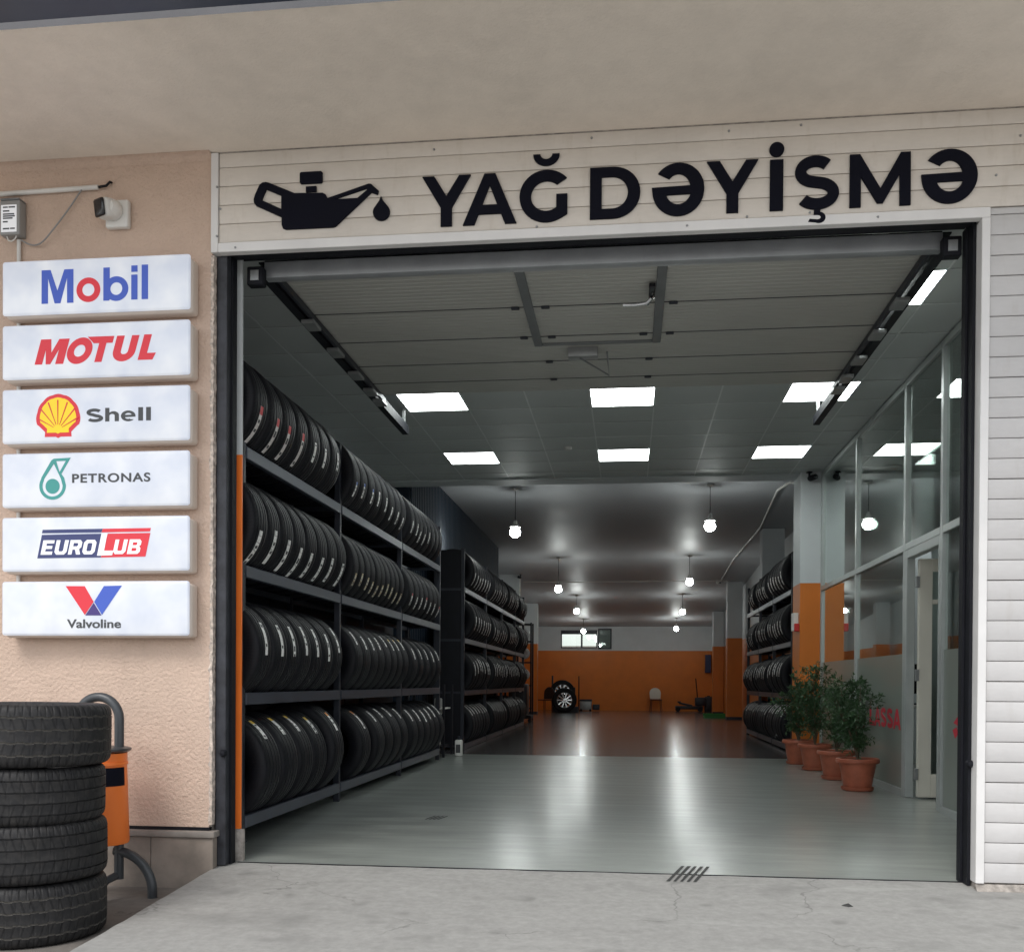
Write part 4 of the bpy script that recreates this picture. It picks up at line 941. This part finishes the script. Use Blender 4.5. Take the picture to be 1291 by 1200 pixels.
# ------------------------------------------------------------------ pillars
def pillar(x0, x1, y0, y1, zt, label, ow=2.35):
    t = thing('pillar', label, 'pillar'); zb = zf(y0)-.03
    box('lower_shaft', (x0, x1, y0, y1, zb, ow), 'orange', t); box('upper_shaft', (x0, x1, y0, y1, ow, zt), 'white_wall', t); box('skirting', (x0-.006, x1+.006, y0-.006, y1+.006, zb, zf(y1)+.08), 'rack', t)
    return t
pillar(2.155, 2.428, 7.47, 8.02, 4.12, 'orange and white square pillar at the far end of glass partition')
pillar(2.62, 3.05, 14.7, 15.1, 4.14, 'white topped pillar rising behind the right tyre rack')
pillar(2.77, 3.19, 23.2, 23.6, 3.98, 'orange and white pillar beyond the right rack, beside the floor mat')
pillar(2.93, 3.29, 29.8, 30.2, 3.60, 'furthest orange and white pillar on the right, before back wall')
pillar(-3.55, -3.0, 21.8, 22.2, 4.05, 'white topped pillar behind the end of the far left rack')
pillar(-3.45, -3.02, 27.6, 28.0, 3.74, 'orange and white pillar at rear left near the wheels')

# ------------------------------------------------------------------ plants
def plant(x, y, hgt, wid, seed, label):
    rnd = random.Random(seed); z0 = zf(y)
    t = thing('potted_plant', label, 'plant', (x, y, z0), 'potted shrubs along the glass')
    p = lathe('pot', [(0, .035), (.115, .035), (.122, .03), (.128, .045), (.165, .255), (.190, .256), (.194, .264), (.194, .292), (.186, .300), (.168, .296), (.160, .26), (0, .255)], 'terracotta', t, 36, (0, 0, 0))
    lathe('saucer', [(0, .001), (.13, .001), (.142, .01), (.148, .036), (.140, .038), (.132, .02), (0, .018)], 'terracotta', p, 32)
    lathe('rim_band', [(.1945, .268), (.197, .27), (.197, .276), (.1945, .278)], 'terracotta', p, 36)
    lathe('soil', [(0, .285), (.08, .288), (.158, .278)], 'soil', t, 20)
    bm_v = []; bm_f = []; ends = []
    st = empty('stems'); st.parent = t
    bpy.data.objects.remove(st)
    sv = []; sf_ = []
    for k in range(9):
        a = rnd.uniform(0, 2*PI); lean = rnd.uniform(.05, 1)*wid*.5; hh = hgt*rnd.uniform(.72, 1.0)*(1-.18*lean/(wid*.5))
        path = []
        for q in range(8):
            u = q/7; path.append(Vector((math.cos(a)*(lean*u**1.3)+rnd.uniform(-.012, .012)*u, math.sin(a)*(lean*u**1.3)+rnd.uniform(-.012, .012)*u, .28+(hh-.28)*u)))
        b0 = len(sv)
        for q, pnt in enumerate(path):
            r = .010*(1-.75*q/7)
            for m in range(5): sv.append((pnt.x+r*math.cos(2*PI*m/5), pnt.y+r*math.sin(2*PI*m/5), pnt.z))
        for q in range(7):
            for m in range(5): sf_.append((b0+q*5+m, b0+q*5+(m+1) % 5, b0+(q+1)*5+(m+1) % 5, b0+(q+1)*5+m))
        for q in range(2, 8):
            for c in range(9 if q < 7 else 14):
                d = Vector((rnd.gauss(0, 1), rnd.gauss(0, 1), rnd.gauss(.25, .7))).normalized(); ln = rnd.uniform(.03, .15)*(1.0 if q < 7 else .75)
                ends.append((path[q], path[q]+d*ln, d))
    for (p0, p1, d) in ends:
        for q in range(rnd.randint(3, 6)):
            u = rnd.uniform(.35, 1.05); c = p0.lerp(p1, u)
            dr = (d+Vector((rnd.gauss(0, .7), rnd.gauss(0, .7), rnd.gauss(0, .6)))).normalized(); side = dr.cross(Vector((rnd.gauss(0, .4), rnd.gauss(0, .4), 1))).normalized(); up = side.cross(dr)
            ll = rnd.uniform(.028, .052); lw = ll*rnd.uniform(.22, .3); b0 = len(bm_v)
            bm_v += [c, c+dr*ll*.45+side*lw+up*.004, c+dr*ll*.5-up*.003, c+dr*ll*.45-side*lw+up*.004, c+dr*ll]
            bm_f += [(b0, b0+2, b0+1), (b0, b0+3, b0+2), (b0+1, b0+2, b0+4), (b0+2, b0+3, b0+4)]
    pyd('stem', sv, sf_, 'bark', t, True); pyd('foliage', bm_v, bm_f, 'leaf', t)
    return t
plant(2.12, 4.04, 1.08, .56, 1, 'nearest terracotta pot with a leafy green shrub by the glass')
plant(2.14, 5.10, 1.12, .60, 2, 'leafy shrub in terracotta pot, second from the doorway by glass')
plant(2.13, 6.22, 1.22, .62, 3, 'leafy shrub in terracotta pot, third from the doorway by glass')
plant(2.08, 7.05, 1.15, .52, 4, 'furthest leafy potted shrub, in front of the orange pillar')

# ------------------------------------------------------------------ fittings by pillars and ceiling
fa = thing('alarm_box', 'white alarm box with red call point on the orange pillar', 'alarm', (2.154, 7.60, 1.86)); box('case', (-.07, -.001, -.05, .10, -.11, .12), 'white_plastic', fa, .006, 1); box('call_point', (-.06, -.001, -.115, -.052, -.12, -.02), 'red', fa, .005, 1)
def cctv(x, y, z, rz, mat, label):
    t = thing('security_camera', label, 'camera', (x, y, z)); t.rotation_euler = (0, 0, rz)
    box('mount', (-.03, .03, -.03, .03, -.015, 0), mat, t, .004, 1); tube('arm', [(0, 0, -.012), (0, 0, -.06), (0, -.03, -.075)], .012, mat, t, 8)
    b_ = lathe('camera_body', [(0, -.14), (.03, -.14), (.036, -.13), (.036, -.02), (.028, 0), (0, .002)], mat, t, 16, (0, 0, -.085), 'Y'); lathe('lens', [(0, -.1415), (.022, -.1412), (.026, -.139)], 'lens', b_, 14, (0, 0, 0), 'Y')
cctv(2.25, 7.43, 3.745, R(25), 'black', 'small black security camera at the ceiling by the end pillar')
cctv(-2.95, 21.7, 4.02, R(-20), 'black', 'dark security camera high on the left rear pillar')
cctv(2.45, 22.9, 3.955, R(30), 'white_plastic', 'white security camera under the ceiling by the right rear pillar')
tag(tube('ceiling_pipe', [(2.2, 7.95, 3.70), (2.2, 8.6, 3.85), (2.3, 10.5, 4.10), (2.55, 14.5, 4.12), (2.55, 19.5, 4.12), (2.55, 22.8, 3.93)], .018, 'white_plastic', None, 8), 'thin white cable pipe running back under the rear ceiling on the right', 'pipe')
tag(tube('ceiling_cable', [(-3.0, 22.9, 3.935), (-1, 22.9, 3.925), (1, 22.9, 3.928), (2.75, 22.9, 3.935)], .012, 'white_plastic', None, 6), 'white cable crossing the rear ceiling between two security cameras', 'cable')
for x, y in ((-.65, 17.5), (-.45, 28.0)): pass
sdm = thing('smoke_detector', 'small white smoke detector on the tile ceiling between lights', 'smoke detector', (-.70, 5.82, 3.7445)); lathe('base', [(0, 0), (.05, 0), (.05, -.012), (.04, -.03), (.02, -.04), (0, -.041)], 'white_plastic', sdm, 20)

# ------------------------------------------------------------------ back wall and rear props
wn = thing('window', 'wide two pane window high on the back wall', 'window', (-2.695, 34.5, 2.43))
w, h = 1.46, .73
boxes('frame', [(0, .045, -.02, .05, 0, h), (w-.045, w, -.02, .05, 0, h), (.046, w-.046, -.02, .05, 0, .045), (.046, w-.046, -.02, .05, h-.16, h), (.80, .87, -.02, .05, .046, h-.161)], 'rack', wn)
box('pane', (.046, .799, .012, .02, .046, h-.161), 'glass', wn); box('pane', (.871, w-.046, .012, .02, .046, h-.161), 'glass', wn); box('sill', (-.02, w+.02, -.06, -.021, -.03, .0), 'white_plastic', wn)
bw = thing('outside_wall', 'low reddish wall seen outside through the rear window', 'wall', (-2.0, 40, -.135))
box('wall_body', (-4, 4, 0, .25, 0, 2.78), 'brick', bw); box('coping', (-4.05, 4.05, -.04, .29, 2.781, 2.86), 'stonecap', bw)
pf = thing('casement', 'dark framed glazed panel beside the high rear window', 'window panel', (-1.21, 34.5, 2.41))
boxes('frame', [(0, .05, -.05, -.001, 0, .81), (.49, .54, -.05, -.001, 0, .81), (.051, .489, -.05, -.001, 0, .05), (.051, .489, -.05, -.001, .76, .81)], 'rack', pf); box('pane', (.051, .489, -.03, -.02, .051, .759), 'glass', pf); box('backing', (.051, .489, -.012, -.002, .051, .759), 'grey_plastic', pf)
pb = thing('wall_box', 'dark blue box hung on the back wall right side', 'box', (3.0, 34.4, 1.48)); box('case', (0, .22, -.1, .09, 0, .71), 'blue_box', pb, .01, 2); box('door', (.01, .21, -.112, -.101, .02, .69), 'blue_box', pb, .004, 1)

def chair(x, y, rz, label, shell, seat):
    t = thing('chair', label, 'chair', (x, y, zf(y))); t.rotation_euler = (0, 0, rz)
    box('seat', (-.22, .22, -.22, .22, .42, .46), seat, t, .015, 2)
    c = [(-.20, 0), (.20, 0), (.22, .2)]+arc(0, .24, .22, .20, 0, 180, 14)+[(-.22, .2)]
    o = shape('backrest', [c], shell, t, .02, (0, .22, .47)); o.rotation_euler = (R(-10), 0, 0)
    for sx in (-1, 1):
        for sy in (-1, 1): tube('leg', [(sx*.18, sy*.18, .42), (sx*.21, sy*.22, 0)], .014, seat, t, 8)
        tube('back_post', [(sx*.17, .19, .44), (sx*.17, .24, .55)], .012, seat, t, 6)
chair(1.08, 33.9, R(6), 'cream backed chair alone against the orange back wall', 'upvc', 'brownseat')
chair(-2.98, 30.2, R(-35), 'dark chair with brown seat at the rear left', 'rack', 'brownseat')

def alloy(x, y, z, Rr, w, rot, label):
    t = thing('alloy_wheel', label, 'wheel', (x, y, z)); t.rotation_euler = rot
    o = mk('tyre_casing', tyre_mesh(Rr, w, 40, 2), None, t)
    lathe('rim', [(Rr*.60, -w*.42), (Rr*.63, -w*.43), (Rr*.62, -w*.3), (Rr*.56, -w*.2), (Rr*.55, w*.3), (Rr*.6, w*.4)], 'chrome', t, 40, (0, 0, 0), 'Y')
    for k in range(10):
        a = 2*PI*k/10; c, s = math.cos(a), math.sin(a); v = []
        for r, hw, yy in ((Rr*.10, .018, -w*.30), (Rr*.59, .026, -w*.38)):
            for dy in (0, .03): v += [(r*c-s*hw, yy+dy, r*s+c*hw), (r*c+s*hw, yy+dy, r*s-c*hw)]
        pyd('spoke', v, [(0, 1, 5, 4), (2, 6, 7, 3), (0, 4, 6, 2), (1, 3, 7, 5), (4, 5, 7, 6), (0, 2, 3, 1)], 'chrome', t)
    lathe('hub_cap', [(0, -w*.34), (Rr*.10, -w*.33), (Rr*.13, -w*.28), (Rr*.12, 0)], 'chrome', t, 20, (0, 0, 0), 'Y'); lathe('brake_disc', [(0, -.01), (Rr*.5, -.01), (Rr*.5, 0)], 'black', t, 30, (0, 0, 0), 'Y')
alloy(-2.25, 29.9, zf(29.9)+.44, .44, .26, (R(-4), 0, R(8)), 'silver alloy wheel standing in front at rear left')
alloy(-2.38, 30.7, zf(30.7)+.70, .46, .26, (R(-12), 0, R(10)), 'silver alloy wheel propped higher behind the front one')
bl = thing('wheel_stand', 'dark steel stand holding wheels by the rear left pillar', 'stand', (-2.7, 30.5, zf(30.5)))
for x in (-.06, .75): box('post', (x-.03, x+.03, .5, .56, 0, 1.32 if x < 0 else .9), 'rack', bl)
box('base_bar', (-.05, .9, .1, .56, 0, .20), 'rack', bl, .01, 1); box('cross_bar', (-.029, .719, .505, .555, .98, 1.03), 'rack', bl) if False else box('cross_bar', (-.029, .719, .505, .555, .80, .85), 'rack', bl)
pt = thing('pole_stand', 'thin black upright pole standing near the rear wall', 'pole', (-1.90, 33.2, zf(33.2))); tube('pole', [(0, 0, .02), (0, 0, 1.34)], .022, 'black', pt, 8); lathe('base', [(0, 0), (.16, 0), (.16, .02), (.03, .04)], 'black', pt, 20)
tb = thing('equipment_box', 'grey equipment box with dark top beside the pole', 'box', (-1.58, 32.7, zf(32.7))); box('case', (-.25, .2, -.2, .2, .04, .38), 'galv', tb, .02, 2); box('lid', (-.26, .21, -.21, .21, .381, .45), 'rack', tb, .015, 2)
for x in (-.2, .15): lathe('wheel', [(0, -.02), (.045, -.02), (.045, .02), (0, .02)], 'black', tb, 14, (x, -.18, .045), 'Y')
box('side_motor', (.23, .5, -.15, .15, .05, .26), 'rack', tb, .03, 2)
jk = thing('trolley_jack', 'dark trolley jack with upright handle near rear right pillar', 'jack', (2.55, 33.4, zf(33.4)))
box('chassis', (-.75, .3, -.16, .16, .09, .22), 'rack', jk, .03, 2); box('power_unit', (.0, .42, -.14, .14, .225, .55), 'rack', jk, .04, 2); tube('handle', [(.1, 0, .5), (.02, -.05, 1.28)], .02, 'black', jk, 8); tube('lift_arm', [(-.1, 0, .22), (-.6, 0, .33)], .04, 'rack', jk, 8); lathe('saddle', [(0, .40), (.07, .40), (.07, .36), (.03, .33)], 'rack', jk, 16, (-.6, 0, 0))
for x in (-.65, .2):
    for y in (-.19, .19): lathe('wheel', [(0, -.025), (.09, -.025), (.09, .025), (0, .025)], 'black', jk, 18, (x, y, .09), 'Y')
pk = thing('tool_case', 'dark tool case leaning by the rear right pillar', 'case', (3.08, 33.6, zf(33.6))); box('case', (-.16, .16, -.12, .12, 0, .58), 'rack', pk, .03, 2); box('handle', (-.06, .06, -.02, .02, .581, .62), 'black', pk, .01, 1)
gr = thing('floor_mat', 'flat green plastic tray on the floor by right pillar', 'tray', (2.63, 25.0, zf(25))); box('base', (-.36, .5, -.4, .4, 0, .05), 'green', gr, .012, 2); boxes('rim', [(-.36, .5, -.4, -.37, .051, .12), (-.36, .5, .37, .4, .051, .12)], 'green', gr)
ds = thing('display_stand', 'tall black display stand holding small wheels at far rack end', 'stand', (-2.72, 20.6, zf(20.6)))
for x in (-.2, .2):
    for y in (-.25, .25): box('post', (x-.02, x+.02, y-.02, y+.02, 0, 2.55), 'black', ds)
for z in (.3, .9, 1.5, 2.05, 2.5): box('shelf', (-.179, .179, -.23, .23, z, z+.03), 'black', ds)
for z in (.6, 1.2, 1.75, 2.25):
    lathe('sample_wheel', [(0, -.03), (.06, -.03), (.10, -.05), (.145, -.04), (.15, .04), (.1, .05)], 'galv' if z > 1 else 'black', ds, 20, (.02, -.24, z), 'Y')
gm_ = thing('compressor', 'dark machine on castors beside the far left rack end', 'machine', (-2.70, 19.3, zf(19.3)))
box('body', (-.25, .22, -.3, .3, .18, .95), 'rack', gm_, .06, 3); lathe('gauge', [(0, -.02), (.05, -.02), (.055, 0)], 'white_plastic', gm_, 16, (.05, -.30, .8), 'Y')
box('base', (-.3, .32, -.32, .32, .09, .175), 'black', gm_, .01, 1)
for x in (-.25, .28): lathe('castor', [(0, -.02), (.045, -.02), (.045, .02), (0, .02)], 'black', gm_, 14, (x, -.28, .046), 'Y')
cs = thing('side_shelf', 'low black shelf beside the near rack end', 'shelf', (-2.52, 7.55, .09))
for x in (-.25, .14): 
    for y in (-.3, .3): box('post', (x-.015, x+.015, y-.015, y+.015, 0, .95), 'black', cs)
for z in (.12, .62): box('board', (-.234, .124, -.284, .284, z, z+.02), 'white_plastic' if z > .5 else 'black', cs)
def jerry(x, y, z, mat, label):
    t = thing('canister', label, 'canister', (x, y, z), 'canisters beside the near rack'); box('body', (-.045, .045, -.06, .06, .002, .22), mat, t, .018, 2); lathe('cap', [(0, .265), (.02, .265), (.02, .225), (.025, .221)], 'rack', t, 14); box('label_sheet', (-.03, .03, -.0615, -.0605, .05, .16), 'r_ink', t)
jerry(-2.50, 7.42, .23, 'white_plastic', 'white canister on the lower board of the small shelf')
jerry(-2.22, 7.50, .09, 'white_plastic', 'white canister standing on the floor at the rack end')
jerry(-2.48, 7.40, .64, 'grey_plastic', 'grey canister on the upper board of the small shelf')

# ------------------------------------------------------------------ floor marks
def marks(name, cx, cy, n, dx, ln, wd, label):
    v = []; f = []
    for k in range(n):
        x = cx+(k-(n-1)/2)*dx; b0 = len(v); sl = ln*.28
        for q in range(7):
            u = q/6-.5; y = cy+u*ln; z = (zf(y) if y > .15 else -.125*(.142-y)/2.2)+.0035; ww = wd*random.uniform(.7, 1.1)
            v += [(x+u*sl-ww/2, y, z), (x+u*sl+ww/2, y, z)]
        for q in range(6): a = b0+2*q; f.append((a, a+1, a+3, a+2))
    return tag(pyd(name, v, f, 'rubbermark'), label, 'mark')
marks('tyre_mark', .345, .16, 5, .036, .36, .020, 'five short black rubber streaks across the entrance threshold')
db = tag(pyd('rubber_scrap', [(1.06, -.395, -.033), (1.095, -.42, -.034), (1.125, -.405, -.033), (1.112, -.385, -.032), (1.08, -.382, -.026), (1.098, -.40, -.016)], [(0, 1, 5), (1, 2, 5), (2, 3, 5), (3, 4, 5), (4, 0, 5)], 'rubbermark'), 'small black scrap of debris lying on the concrete ramp', 'scrap')
marks('tyre_mark', -1.40, 1.72, 4, .03, .16, .016, 'small faint cluster of black streaks on the floor near left rack')
